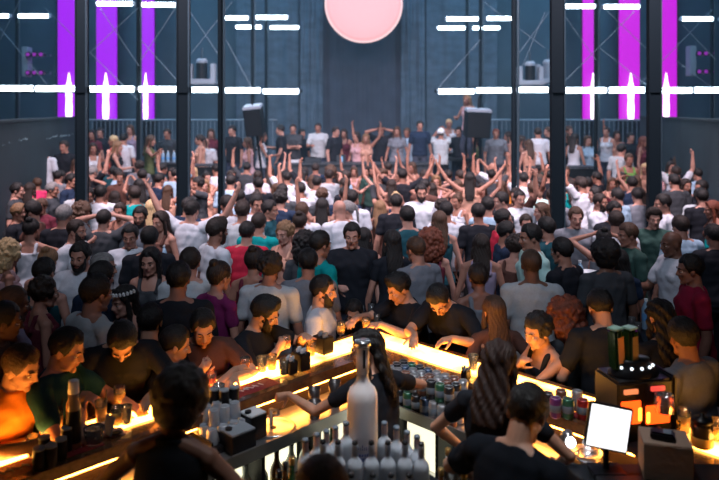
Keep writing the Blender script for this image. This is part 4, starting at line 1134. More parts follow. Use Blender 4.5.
# cans
CC = {'silver': (.32, .32, .34), 'blue': (.06, .10, .18), 'green': (.04, .16, .09), 'red': (.45, .03, .03), 'purple': (.2, .05, .2), 'black': (.03, .03, .035), 'brown': (.25, .11, .07)}
M_CAN = mat('can_paint', rough=.3, objcol=True, metal=.4, vary=.15, vscale=40)
q = MB(); q.lathe([(.024, 0), (.030, .004), (.033, .012), (.033, .105), (.028, .114)], n=18); CAN = q.mesh('can', True, M_CAN)
q = MB(); q.lathe([(.028, .113), (.0285, .116), (.026, .1165), (.025, .114), (.001, .1138)], n=18); CANL = q.mesh('lid', True, M_CANW)
q = MB(); q.lathe([(.0332, .035), (.0336, .036), (.0336, .075), (.0332, .076)], n=18)
CANB = q.mesh('band', True, M_GREYP)
def can(p, col, label, grp='cans and tins stacked on the work shelf'):
    o = link('drink_can', CAN, None, p); o.color = (*CC[col], 1); link('lid', CANL, o); link('colour_band', CANB, o); tag(o, label, 'can', grp)
cols = ['silver', 'blue', 'brown', 'silver', 'black', 'silver', 'green', 'brown', 'black']
n = 0
for lay, z in ((0, .934), (1, 1.052)):
    for i in range(9 if lay == 0 else 8):
        for j in range(4 if lay == 0 else 3):
            c = cols[(i * 2 + j * 5 + lay * 3) % 9]
            can(bp(1, .34 + i * .072 + .036 * lay, -.262 + j * .072 + .02 * lay, z), c, '%s can in the %s layer, %s from the apex, %s line' % (c, ('bottom', 'top')[lay], ordn[i], ('nearest the bottle rail', 'second', 'third', 'counter-side')[j].replace('nearest', 'rail-side')[:9].strip()))
for px, py, c, lb in ((548, 412, 'black', 'black can beside the purple can on the counter'), (555.5, 417, 'purple', 'purple can with pale band on the counter'), (568, 418, 'green', 'green can with pale band on the counter'), (583, 419, 'red', 'dark red can closest to the white screen'), (577, 410, 'silver', 'silver can behind the dark red can'), (561, 409, 'brown', 'brown can behind the green can')):
    p = on(px, py, BZ + .006); can(p, c, lb, 'cans on the bar counter')

# ---------------------------------------------------------------- dispenser, screen, cardboard box
M_ORANGEG = mat('glowing_orange_window', (.3, .05, .01), .2, emit=(1.0, .075, .006), estr=2.6)
M_YELG = mat('glowing_yellow_liquid', (.5, .2, .02), .2, emit=(1.0, .42, .04), estr=3)
M_CAR = mat('cardboard', (.34, .23, .17), .8, bump=.1, bscale=40)
M_SCR = mat('lit_screen', (1, 1, 1), .4, emit=(1, 1, 1), estr=1.6)
p = on(633, 436, BZ); DX, DY = p.x, p.y
e = empty('drinks_dispenser', (DX, DY, BZ + .006), R(12)); tag(e, 'black drinks dispenser with glowing orange windows and upended green bottle', 'drinks dispenser')
S = DY / F
bx('cabinet', (0, 0, 32 * S), (60 * S, .24, 60 * S), M_JAR, e, bev=.012)
bx('side_fin', (31 * S, 0, 34 * S), (5 * S, .26, 62 * S), M_JAR, e, bev=.01)
for i, x in enumerate((-18, 11)):
    w = bx('tank_frame', (x * S, -.122, 40 * S), (24 * S, .012, 42 * S), M_JAR, e, bev=.004)
    bx('glowing_window', (x * S, -.133, (34 if i == 0 else 30) * S), ((21 if i == 0 else 26) * S, .012, (22 if i == 0 else 18) * S), M_ORANGEG, e, bev=.004)
    bx('liquid_edge', ((x + (9 if i == 0 else -11)) * S, -.139, (32 if i == 0 else 28) * S), (4 * S, .01, (13 if i == 0 else 11) * S), M_YELG, e, bev=.004)
    bx('top_lamp', (x * S, -.134, (54 if i == 0 else 55) * S), (15 * S, .014, 4.5 * S), mat('dispenser_lamp_%s' % ('amber', 'red')[i], (.3, .1, .05), .3, emit=((1, .28, .10), (1, .08, .06))[i], estr=1.0), e, bev=.003)
q = MB(); q.lathe([(7 * S, 0), (8.6 * S, .004), (8.8 * S, 17 * S), (8.2 * S, 17 * S), (6.4 * S, .008), (.001, .007)], n=24)
o = q.build('glass_cylinder', M_GLASS, e, smooth=True); o.location = (11 * S, -.19, 36 * S)
q = MB(); q.cyl((11 * S, -.13, 16 * S), (11 * S, -.20, 14 * S), .016, 12); q.box((11 * S, -.20, 11 * S), (.03, .03, 8 * S), bev=.004); q.build('tap', M_POUR, e)
bx('drip_tray', (0, -.19, 3 * S), (50 * S, .14, 5 * S), M_JAR, e, bev=.004)
q = MB(); q.lathe([(26 * S, 0), (26 * S, 3 * S), (20 * S, 8 * S), (17 * S, 13 * S), (17 * S, 16 * S)], n=28); o = q.build('dome', M_JAR, e, smooth=True); o.location = (0, 0, 61 * S); o.scale = (1, .7, 1)
for i, a in enumerate((-150, -118, -88, -58, -30)):
    x, y = math.cos(R(a)) * 20 * S, math.sin(R(a)) * 14 * S
    q = MB(); q.ball((x, y, 71 * S), .0085, 10); q.build('indicator_lamp', mat('indicator_%d' % i, (1, 1, 1), .3, emit=(.8, .9, 1), estr=2.0), e)
M_JG = mat('herbal_bottle_green', (.015, .05, .012), .12, coat=.5); M_JL = mat('herbal_bottle_label', (.55, .25, .10), .6); M_JT = mat('pale_green_base', (.30, .50, .38), .35)
def square_bottle(x, y, ang, lb_side):
    w = 9.5 * S
    q = MB(); q.box((0, 0, 36 * S), (w * 1.3, w * 1.3, 40 * S), bev=.012); o = q.build('upended_bottle', M_JG, e); o.location = (x, y, 52 * S + 0); o.rotation_euler = (0, R(ang), R(20))
    q = MB(); q.box((0, 0, 56.5 * S), (w * 1.25, w * 1.25, 2.0 * S), bev=.004); q.build('bottle_base', M_JT, o)
    q = MB(); q.box((0, -w * .66, 36 * S), (w * .9, .003, 26 * S)); q.build('bottle_label', M_JL if lb_side else mat('dim_label', (.20, .14, .08), .6), o)
    q = MB(); q.cyl((0, 0, 8 * S), (0, 0, 19 * S), w * .22, 12); q.build('bottle_neck', M_JG, o)
square_bottle(-17 * S, .0, -4, True); square_bottle(-3.5 * S, -.01, -2, False)
bx('right_glow'.replace('right_glow', 'side_lamp'), (33 * S, -.10, 6 * S), (6 * S, .03, 7 * S), M_YELG, e, bev=.003)
# white screen of the till
p = at(608, 427, 3.38)
e = empty('till_screen', (p.x, p.y, 0)); e.location = (p.x, p.y, 1.14); e.rotation_euler = (0, 0, 0); tag(e, 'glowing white till screen on a black stand', 'screen')
s = 3.38 / F; h0 = p.z - 1.14; rm = Matrix.Rotation(R(11.5), 3, 'Y') @ Matrix.Rotation(R(-8), 3, 'X')
b = MB(); b.box((0, 0, h0), (45 * s, .022, 44 * s), mtx=rm, bev=.006); b.build('bezel', M_JAR, e)
b = MB(); b.box(Vector((0, 0, h0)) + rm @ Vector((0, -.0125, 0)), (40 * s, .003, 39.5 * s), mtx=rm); b.build('display', M_SCR, e)
q = MB(); q.cyl((0, .03, .02), (0, .03, h0), .016, 10); q.build('stand', M_JAR, e)
bx('stand_foot', (0, .02, .01), (.16, .12, .02), M_JAR, e, bev=.004)
bx('keyboard', (.03, -.10, .015), (.22, .09, .02), M_JAR, e, bev=.003)
bx('shelf'.replace('shelf', 'till_shelf'), (1.38, 3.28, 1.12), (.85, .42, .03), M_BLACK).__setitem__('label', 'black shelf carrying the till screen and cardboard box')
o = bpy.data.objects['till_shelf']; tag(o, cat='shelf')
bx('bracket', (1.38, 3.28, .61), (.7, .3, .98), M_FRONTP, o)
p = on(660, 478, 1.14); BXW = .245
e = empty('cardboard_box', (p.x + .05, p.y + .06, 1.136), R(-14)); tag(e, 'plain brown cardboard box next to the till screen', 'box')
bx('carton', (0, 0, .085), (.22, .19, .17), M_CAR, e, bev=.003)
bx('tape', (0, 0, .1705), (.05, .192, .002), mat('parcel_tape', (.3, .22, .15), .3), e)
bx('flap_edge', (0, -.0, .1725), (.218, .18, .002), M_CAR, e)
e2 = empty('card_terminal', (p.x + .03, p.y + .04, 1.136 + .1745), R(-25)); tag(e2, 'black card terminal lying on the cardboard box', 'card terminal')
bx('housing', (0, 0, .018), (.11, .07, .036), M_JAR, e2, bev=.008); bx('screen', (.02, 0, .0365), (.035, .05, .003), M_GREYP, e2)
# things on the far dispenser side of the bar
for px, py, dr, lb in ((684, 432, M_DRY, 'tall lit beer glass beside the dispenser'), (668, 428, None, 'small glass glowing yellow behind the beer glass'), (674, 436, M_DRY, 'short yellow candle glass on the counter by the dispenser')):
    p = on(px, py, BZ + .006); tumbler(p, lb, dr, h=.13 if 'tall' in lb else .08)
p = on(702, 446, BZ + .006); e = empty('lidded_jar', p); tag(e, 'large dark lidded jar with yellow glow at its foot', 'jar')
q = MB(); q.lathe([(.05, 0), (.056, .006), (.056, .11), (.05, .13)], n=24); q.build('jar_body', mat('smoked_glass', (.05, .035, .02), .1, coat=.6), e, smooth=True)
q = MB(); q.lathe([(.052, .13), (.056, .134), (.05, .15), (.012, .158), (.012, .175)], n=24); q.build('lid', M_JAR, e, smooth=True)
q = MB(); q.lathe([(.0565, .01), (.0575, .012), (.0575, .055), (.0565, .057)], n=24); q.build('label_band', mat('amber_label', (.7, .4, .06), .5), e, smooth=True)
p = on(716, 440, BZ + .006); tumbler(p, 'amber glass cut by the frame beyond the lidded jar', M_DRY)
# glowing bulb added in place of a bright lamp reflection, and utensil bowl
p = at(568, 438, 3.5); e = empty('work_lamp', (p.x, p.y, .935)); tag(e, 'small glaring white work lamp above the steel bowl', 'lamp')
q = MB(); q.cyl((0, 0, 0), (0, 0, p.z - .935), .008, 8); q.build('stem', M_INOX, e)
q = MB(); q.ball((0, -.045, p.z - .935), .024, 14); q.build('bulb', mat('work_lamp_bulb', (1, 1, 1), .4, emit=(.93, .96, 1), estr=14), e, smooth=True)
q = MB(); q.lathe([(.012, .05), (.03, .02), (.036, 0)], (0, 0, 0), 18); o = q.build('shade', M_INOX, e, smooth=True); o.location = (0, .012, p.z - .935); o.rotation_euler = (R(75), 0, 0)
bx('base', (0, 0, .006), (.08, .08, .012), M_INOX, e, bev=.003)
bx('till_annex'.replace('till_annex', 'steel_worktop'), (.93, 3.42, .91), (.52, .42, .04), M_INOX); o = bpy.data.objects['steel_worktop']; tag(o, 'steel worktop under the glaring work lamp', 'worktop')
bx('leg_panel', (.93, 3.42, .5), (.45, .35, .78), M_FRONTP, o)
for i, (px, py, r, lb) in enumerate(((587, 462, .085, 'steel mixing bowl catching the work lamp glare'), (571, 458, .05, 'small steel bowl beside the larger one'))):
    p = on(px, py, .935); e = empty('steel_bowl', p); tag(e, lb, 'bowl')
    q = MB(); q.lathe([(r * .4, 0), (r * .5, .003), (r * .9, r * .4), (r, r * .7), (r * .95, r * .7), (r * .8, r * .38), (r * .3, .008), (.001, .006)], n=28); q.build('bowl_wall', M_INOX, e, smooth=True)
    q = MB(); q.cyl((-r * .5, 0, .01), (r * 1.2, -.02, r * 1.3), .004, 8); q.build('spoon', M_INOX, e)
# round tables with drinks in the crowd
M_BLUEP = mat('water_bottle_plastic', (.35, .55, .75), .15, trans=.3)
def small_table(px, py, z, r, label):
    p = on(px, py, z); e = empty('round_table', (p.x, p.y, 0)); tag(e, label, 'table', 'round tables in the crowd')
    q = MB(); q.lathe([(r * .97, z - .035), (r, z - .03), (r, z - .005), (r * .98, z)], n=36); q.build('table_top', M_JAR, e, smooth=False)
    q = MB(); q.cyl((0, 0, .02), (0, 0, z - .035), .035, 14); q.build('column', M_POST, e)
    q = MB(); q.lathe([(.25, 0), (.25, .015), (.05, .03)], n=28); q.build('foot', M_POST, e); return p
def water(p, label, k=1.0):
    e = empty('water_bottle', p); tag(e, label, 'bottle', 'water bottles on the round tables')
    q = MB(); q.lathe([(.030 * k, 0), (.035 * k, .006), (.035 * k, .08), (.032 * k, .10), (.035 * k, .12), (.035 * k, .17 * k), (.02 * k, .215 * k), (.013 * k, .225 * k), (.013 * k, .24 * k)], n=18); q.build('bottle_body', M_BLUEP, e, smooth=True)
    q = MB(); q.cyl((0, 0, .236 * k), (0, 0, .256 * k), .0155 * k, 12); q.build('cap', M_WHITE, e)
    q = MB(); q.lathe([(.0355 * k, .075), (.036 * k, .077), (.036 * k, .135), (.0355 * k, .137)], n=18); q.build('label_paper', MATS.get('bottle_band') or mat('bottle_band', (.1, .3, .6), .5), e, smooth=True)
small_table(375, 321, 1.08, .27, 'round black table before the man in black looking down')
for dx, dy, lb in ((-14, -5, 'small glass on the round table, wall side'), (-4, -7, 'small glass at the middle of the round table'), (6, -6, 'glass by the rim of the round table'), (2, 3, 'low glass on the near rim of the round table')):
    tumbler(on(375 + dx, 321 + dy, 1.081), lb, None, r=.03, h=.09, grp='glasses on the round tables')
small_table(640, 331, 1.05, .30, 'round black table with a blue water bottle')
water(on(646, 329, 1.052), 'blue-tinted water bottle on the table near the dispenser')
for px, py, lb in ((632, 327, 'short glass beside the blue water bottle'), (655, 332, 'glass on the near side of the blue water bottle'), (638, 333, 'second short glass beside the blue water bottle')):
    tumbler(on(px, py, 1.052), lb, None, r=.032, h=.085, grp='glasses on the round tables')
small_table(583, 292, 1.08, .28, 'round table with a white ice bucket in the crowd')
water(on(580, 288, 1.082), 'clear water bottle beside the white ice bucket', 1.1)
p = on(588, 290, 1.082); e = empty('ice_bucket', p); tag(e, 'white printed ice bucket on the crowd table', 'bucket')
q = MB(); q.lathe([(.07, 0), (.075, .004), (.10, .19), (.094, .19), (.07, .02), (.001, .018)], n=26); q.build('bucket_wall', M_WHITE, e, smooth=True)
q = MB(); q.ball((0, -.087, .1), (.03, .008, .03), 12); q.build('dark_emblem', M_GREYP, e)
small_table(160, 268, 1.08, .24, 'round table with bottles behind the broad black back')
for px, py, lb in ((157, 266, 'clear bottle on the table behind the broad black back'), (164, 267, 'second bottle on the table behind the broad black back')): water(on(px, py, 1.082), lb)
for px, lb in ((163, 'first'), (168, 'second'), (174, 'third')): 
    p = at(px, 157, 17.25); water(Vector((p.x, 17.25, 1.605)), '%s pale bottle from the mast on the platform bottle table' % lb, 1.15)
# ---------------------------------------------------------------- who stands where
COLR = {'near black': (.005, .008, .014), 'white': (.56, .58, .64), 'black': (.012, .014, .02), 'dark grey': (.045, .05, .058), 'grey': (.17, .18, .21), 'navy': (.015, .028, .06), 'teal': (.0, .26, .27), 'dark teal': (.01, .06, .08),
        'red': (.48, .02, .05), 'crimson': (.30, .012, .045), 'pink': (.75, .05, .16), 'pale pink': (.60, .36, .38), 'coral': (.75, .16, .12), 'light blue': (.32, .46, .60), 'brown': (.10, .045, .035), 'maroon': (.12, .02, .035),
        'olive': (.10, .12, .05), 'green': (.15, .32, .08), 'orange': (.75, .25, .03), 'lilac': (.30, .24, .34), 'mint': (.45, .68, .64), 'light grey': (.42, .45, .48), 'dark green': (.03, .07, .06), 'magenta': (.17, .015, .09), 'peach': (.62, .33, .24)}
HC = {'m': ((.028, .012, .009), 'dark brown'), 'k': ((.010, .008, .008), 'black'), 'd': ((.022, .013, .010), 'dark'), 'b': ((.07, .035, .02), 'brown'), 'l': ((.22, .12, .06), 'light brown'), 'y': ((.55, .38, .20), 'blonde'), 'g': ((.20, .19, .19), 'grey'), 'r': ((.16, .04, .02), 'auburn')}
HS = {'sh': ('short', 'short'), 'cr': ('crop', 'cropped'), 're': ('receding', 'receding'), 'ba': (None, ''), 'qu': ('quiff', 'swept-up'), 'lo': ('long', 'long'), 'wa': ('wavy', 'wavy'), 'cu': ('curly', 'curly'), 'af': ('afro', 'bushy'), 'bc': ('big_curly', 'big curly'), 'bu': ('bun', 'bun'), 'po': ('ponytail', 'ponytail'), 'ca': ('cap_hair', 'cap')}
ST = {'t': ('tee', 't-shirt'), 'k': ('tank', 'tank top'), 'p': ('polo', 'polo shirt'), 'c': ('long', 'long-sleeved shirt')}
PO = {'st': ('stand', 'standing'), 'ho': ('hold', 'forearm lifted'), 'ur': ('up_right', 'one arm raised'), 'ul': ('up_left', 'one arm up'), 'au': ('arms_up', 'both arms raised'), 'wu': ('wide_up', 'arms spread high'), 'fi': ('film', 'hands held up together'), 're': ('reach', 'arm stretched sideways'), 'fo': ('fold', 'arms folded'), 'oh': ('on_head', 'hands at face')}
FA = {'b': (0, 'seen from behind'), 'f': (180, 'facing the camera'), 'l': (90, 'in profile'), 'r': (-90, 'in profile'), 'bl': (40, 'seen half from behind'), 'br': (-40, 'seen half from behind'), 'fl': (140, 'half facing the camera'), 'fr': (-140, 'half facing the camera')}
# px py | sex | shirt colour | style | hair+colour | facing | pose | flags (B beard, D dark skin, P=platform depth)
PLAT = """92 135|F|maroon|t|lod|f|st|P19
100 133|M|black|t|shd|f|ho|P19.2
113 141|M|coral|t|cry|l|fo|P17
93 149|F|white|k|lod|fr|st|P16.6
118 147|F|black|k|lol|r|ho|P16.4
124 139|M|white|t|shk|b|st|P17.3
130 130|F|lilac|k|lob|f|st|P19.4
151 141|F|olive|k|lob|r|re|P17
167 134|M|dark grey|t|shd|f|st|P18.6
199 140|F|peach|k|pod|l|ho|P18.2
206 143|M|white|t|ba|b|st|P18.6
211 134|F|maroon|t|lob|f|st|P19.2
232 131|M|black|t|shk|fl|st|P18.2
247 143|F|pale pink|k|lob|l|st|P18
263 137|F|white|k|lod|r|ho|P18.4
280 130|M|black|t|shk|l|ho|P18.8
293 129|M|dark grey|t|crd|f|fo|P19.1
302 134|M|black|t|shk|fr|st|P19.6
318 128|M|light grey|p|crk|f|ho|P19
336 132|M|black|t|shd|fr|st|P19
344 134|F|maroon|k|lod|f|st|P19.6
356 137|F|pale pink|k|lod|fl|st|P19
366 139|F|peach|k|lol|f|au|P18.9
381 131|M|black|t|shk|f|oh|P19
397 132|F|grey|t|lob|f|st|P18.8
407 133|M|light blue|t|shb|fl|st|P19.2
420 126|M|navy|p|shk|f|st|P19
441 134|M|light grey|t|ca|b|fi|P18.7,C
449 124|M|white|k|cry|f|st|P19.6
459 132|M|black|t|shk|fl|ho|P19
475 140|F|olive|k|lod|fl|st|P18.6
496 134|M|grey|t|crr|f|st|P18.4
508 137|F|pale pink|k|lod|l|ho|P19
522 141|F|black|k|lod|r|st|P18.4
529 145|F|peach|k|lob|b|st|P17.8
538 133|M|white|t|shd|b|st|P17.9
548 132|M|black|t|crb|l|st|P18.2
569 131|M|dark grey|t|shb|fr|st|P19.2
565 138|F|black|t|lob|fl|st|P18.4
575 139|F|white|k|lod|br|st|P18
588 141|F|light blue|c|lob|f|st|P18.2
606 132|F|white|k|shd|fl|st|P19
617 136|F|peach|k|lod|f|ur|P19
631 138|M|black|t|shk|f|st|P18.6
644 142|F|maroon|k|lor|fr|st|P18.3
663 141|F|black|c|lob|fr|ho|P18
675 150|M|black|t|shd|bl|st|P17
681 153|F|peach|k|lob|r|st|P16.6
692 150|F|peach|k|lor|f|st|P17.2
467 100|F|pale pink|k|lol|fl|ho|P18.7,Z"""
FLOOR = """5 168|M|brown|t|bad|bl|st|
31 161|M|black|t|shk|fr|fo|B
48 150|M|white|t|shb|b|st|
53 166|M|dark grey|t|shk|f|st|
42 178|M|grey|t|shk|b|st|
59 177|F|brown|k|lod|br|st|
72 181|M|navy|t|shk|r|st|
63 147|M|black|t|shd|f|st|
74 165|F|black|k|lob|fr|ho|
53 190|M|dark grey|t|shg|r|st|
37 184|F|pink|t|shb|bl|st|!
103 168|M|black|p|shk|fl|ho|B
93 172|M|black|t|shk|b|st|
91 196|M|black|t|shk|f|st|
99 194|M|white|t|shk|b|st|
113 199|F|pale pink|k|lod|b|st|
41 207|F|maroon|t|shb|f|st|
20 213|M|black|t|shl|r|st|
31 212|M|brown|t|shk|l|st|B
36 229|F|white|k|buk|b|re|
60 217|M|black|t|shg|b|st|
83 214|F|brown|k|bcb|r|st|
104 220|M|dark grey|t|shk|b|oh|
77 231|M|white|t|crd|r|st|B!
80 257|M|white|c|shk|f|ho|B!
10 255|F|pale pink|k|bcy|br|st|
134 195|M|teal|t|shd|bl|st|
140 217|M|grey|t|shk|f|st|B!
130 237|M|white|t|shk|f|st|!
152 209|F|orange|k|loy|b|st|
192 211|M|white|t|shk|b|wu|!
229 205|M|white|t|shk|bl|st|
148 238|M|black|t|shk|b|st|
239 198|M|light blue|t|shk|b|st|
258 199|F|brown|k|bud|f|st|
271 210|M|dark teal|t|shk|r|st|
259 224|M|teal|t|shd|b|st|
247 233|M|red|t|shk|b|st|!
286 236|F|peach|k|cul|fl|st|
297 243|F|dark grey|t|bck|b|st|
300 223|F|brown|k|bud|b|st|
301 212|M|white|t|shb|b|st|
325 208|F|peach|k|lok|b|au|
343 210|F|light grey|t|pog|l|st|
352 236|M|black|t|shk|f|ho|!
321 245|M|teal|t|shk|br|st|
345 195|M|navy|t|shk|b|st|
364 199|M|white|t|shk|b|st|
374 210|F|brown|k|lol|b|st|
390 202|M|black|t|shk|b|st|
407 217|M|dark teal|t|shk|b|st|!
364 239|F|black|k|lok|b|st|
382 243|F|black|t|lok|b|st|
421 193|M|white|t|shk|f|st|B!
452 212|M|white|t|shk|b|st|
472 213|M|black|t|shk|b|st|
430 243|F|maroon|k|bcr|b|st|
414 257|M|grey|t|crb|bl|st|
438 222|F|dark teal|k|lob|b|st|
504 220|M|red|t|shk|r|st|!
508 233|M|navy|t|shk|r|st|
526 224|F|dark grey|t|shd|f|st|
541 212|F|white|t|lob|l|st|
531 238|M|mint|t|shk|l|st|
557 238|M|dark teal|t|shk|bl|st|
576 218|M|grey|t|shb|f|st|
488 206|M|light blue|t|shk|b|st|
500 202|M|dark grey|t|shk|l|st|
515 248|F|brown|k|cud|br|st|
531 265|M|light grey|t|crb|b|st|D
485 246|F|lilac|k|lod|b|st|
533 190|M|mint|t|shb|b|st|
654 219|M|dark green|t|qud|f|st|!
646 201|M|grey|t|shk|b|st|
621 197|M|light blue|t|shk|bl|st|
662 204|M|white|t|shk|l|st|
629 237|M|dark green|t|shb|l|ho|
671 244|M|white|p|bad|l|ho|D!
680 227|M|light blue|t|shd|b|st|
610 242|F|grey|k|buk|b|oh|
713 236|M|black|t|shk|b|st|
712 210|F|brown|k|lor|l|st|
622 150|M|light grey|t|shk|br|st|
629 160|F|green|k|shb|f|st|
645 169|F|peach|k|loy|fl|st|
704 163|F|green|k|lod|bl|st|
671 167|F|mint|k|lod|f|st|
690 168|F|black|t|wak|f|st|
715 178|M|light blue|t|shk|bl|st|
674 182|M|dark grey|t|shk|b|st|
686 186|F|dark grey|k|lod|f|ho|
701 188|M|black|t|shk|l|st|B
47 272|F|dark teal|k|shk|b|st|
14 305|M|lilac|t|crb|br|st|D
62 292|F|maroon|k|cud|br|st|
101 282|M|navy|t|shk|br|st|
106 304|M|light grey|t|shk|br|st|
99 267|M|white|t|crg|r|st|
131 299|F|grey|k|lok|fl|st|W
170 285|M|black|t|shk|b|st|
150 262|F|dark grey|k|lok|f|st|
192 264|M|light grey|t|shd|b|st|
218 276|F|magenta|t|bud|br|st|
305 267|M|grey|t|shk|b|st|
284 268|M|light grey|t|cud|b|st|
478 278|F|grey|k|shd|b|st|
611 266|M|dark grey|t|afk|b|st|D
689 270|M|crimson|t|shk|l|st|!
640 276|F|navy|t|lok|b|st|
587 262|M|black|t|shk|bl|st|
255 262|F|maroon|k|bud|b|st|
160 228|F|brown|k|lod|fl|st|
30 190|F|dark green|k|lod|b|st|
8 193|M|dark grey|t|shk|r|st|
120 178|M|brown|t|shd|f|st|
142 176|M|black|t|shk|bl|st|
160 180|M|navy|t|shk|br|st|
172 174|F|brown|k|lod|f|au|
168 192|F|peach|k|lob|b|ur|
205 186|F|peach|k|lol|f|au|
193 173|F|pale pink|k|loy|f|st|
216 170|M|white|t|shk|bl|st|
231 182|M|light blue|t|shk|b|st|
207 178|F|peach|k|buk|fr|ur|
247 168|M|dark grey|t|shk|b|ul|
258 185|M|black|t|shk|bl|st|
270 172|F|peach|k|lod|b|ur|
287 178|M|white|t|shk|b|ul|
281 192|M|dark grey|t|shk|b|st|
300 190|M|white|t|shk|bl|ul|
255 205|M|white|t|shk|fr|st|
312 181|F|peach|k|lob|b|st|
330 176|M|light grey|t|crd|b|st|
340 178|F|peach|k|lod|b|re|
354 172|F|pale pink|k|lob|f|au|
322 196|F|dark grey|t|cub|b|st|
366 172|F|brown|k|lod|f|st|
380 178|F|peach|k|lob|b|au|
392 186|F|brown|k|lod|b|ul|
402 176|M|black|t|shk|b|wu|
412 168|F|peach|k|lob|fl|ur|
424 176|F|brown|k|lod|b|au|
436 182|F|pale pink|k|lol|f|st|
448 176|M|black|t|shk|b|au|
458 186|F|peach|k|lob|b|oh|
470 180|F|peach|k|lok|b|wu|
482 190|F|peach|k|lod|f|au|
492 176|M|dark grey|t|shk|b|au|
503 188|F|peach|k|lob|bl|ur|
513 179|F|orange|k|lod|b|au|
524 180|M|white|t|shk|b|fi|
540 180|F|brown|k|lob|b|fi|
550 176|M|black|t|shk|b|st|
566 172|M|brown|t|crb|f|st|
572 186|F|teal|k|lod|b|st|
586 184|M|maroon|c|shk|b|re|
596 178|M|black|t|shk|bl|ur|
600 196|M|white|t|shk|l|st|
612 184|F|peach|k|lob|f|st|
632 184|M|navy|t|shk|b|st|
640 196|F|brown|k|lod|b|st|
659 174|F|pale pink|k|lob|f|st|"""
def dec(l):
    a = l.split('|'); px, py = map(float, a[0].split())
    return dict(px=px, py=py, sex=a[1], col=a[2], st=a[3], hs=a[4][:2], hc=a[4][2:] or 'd', fa=a[5], po=a[6], fl=a[7] if len(a) > 7 else '')
crowd = []
rp = random.Random(21)
for l in FLOOR.split('\n'):
    d = dec(l); d['h'] = (rp.uniform(1.58, 1.68) if d['sex'] == 'M' else rp.uniform(1.49, 1.59))
    Y = F * (CH - d['h']) / (d['py'] - HY); d['plat'] = False
    if d['py'] < 158: Y = min(Y, 16.6); d['h'] = CH - (d['py'] - HY) * Y / F
    if Y > 15.8: Y2 = 15.8 - (Y - 15.8) * .15; d['h'] += (Y - Y2) * (d['py'] - HY) / F; Y = Y2
    if d['po'] in ('wu',): pass
    
    if 'wu' == d['po']: d['h'] = 1.70; Y = F * (CH - 1.70) / (d['py'] - HY)
    d['Y'] = Y; d['X'] = (d['px'] - CX) * Y / F; d['fix'] = True; crowd.append(d)
n_ann = len(crowd)
# the rest of the dense crowd
def pick(opts):
    t = rp.random() * sum(w for _, w in opts)
    for o, w in opts:
        t -= w
        if t <= 0: return o
    return opts[-1][0]
COLW = [('black', 26), ('dark grey', 14), ('white', 15), ('grey', 8), ('navy', 8), ('light grey', 6), ('brown', 6), ('maroon', 5), ('dark teal', 4), ('light blue', 4), ('peach', 5), ('pale pink', 4), ('dark green', 3), ('red', 1), ('teal', 1), ('lilac', 2)]
def clear(X, Y):
    if abs(X - AX) + Y < 6.55: return False
    if Y > 15.9: return False
    for px, Yp in ((82.5, 10), (184, 10), (557, 9.6), (653.5, 10.2), (222, 10.9), (515.5, 12.3)):
        if math.hypot(X - (px - CX) * Yp / F, Y - Yp) < .40: return False
    for px, py, z, r in ((375, 321, 1.08, .27), (640, 331, 1.05, .3), (583, 292, 1.08, .28), (160, 268, 1.08, .24)):
        t = on(px, py, z)
        if math.hypot(X - t.x, Y - t.y) < r + .26: return False
    xl = np.interp(Y, [9.2, 11.5, 14, 16.6], [at(-40, 0, 9.2).x, at(-5, 0, 11.5).x, at(30, 0, 14.).x, at(60, 0, 16.6).x]) + .45
    xr = np.interp(Y, [9.5, 12, 14, 16.2], [at(760, 0, 9.5).x, at(730, 0, 12.).x, at(705, 0, 14.).x, at(680, 0, 16.2).x]) - .45
    return xl < X < xr
for c in range(60):                         # ease annotated people apart
    for i in range(n_ann):
        for j in range(i):
            a, b = crowd[i], crowd[j]; dx, dy = a['X'] - b['X'], a['Y'] - b['Y']; d = math.hypot(dx, dy) + 1e-6
            if d < .40:
                m = (.40 - d) / 2 * .6; ux, uy = dx / d, dy / d
                ka, kb = ('!' not in a['fl']), ('!' not in b['fl'])
                a['X'] += ux * m * .5 * ka; a['Y'] += uy * m * ka; b['X'] -= ux * m * .5 * kb; b['Y'] -= uy * m * kb
    for a in crowd[:n_ann]:
        if '!' in a['fl']: continue
        if not clear(a['X'], a['Y']) and a['Y'] < 15: 
            g = abs(a['X'] - AX) + a['Y']
            if g < 6.55: a['Y'] += .02; a['X'] += .012 * (1 if a['X'] > 0 else -1)
            else: 
                a['Y'] += .012
TOTAL = 222; tries = 0
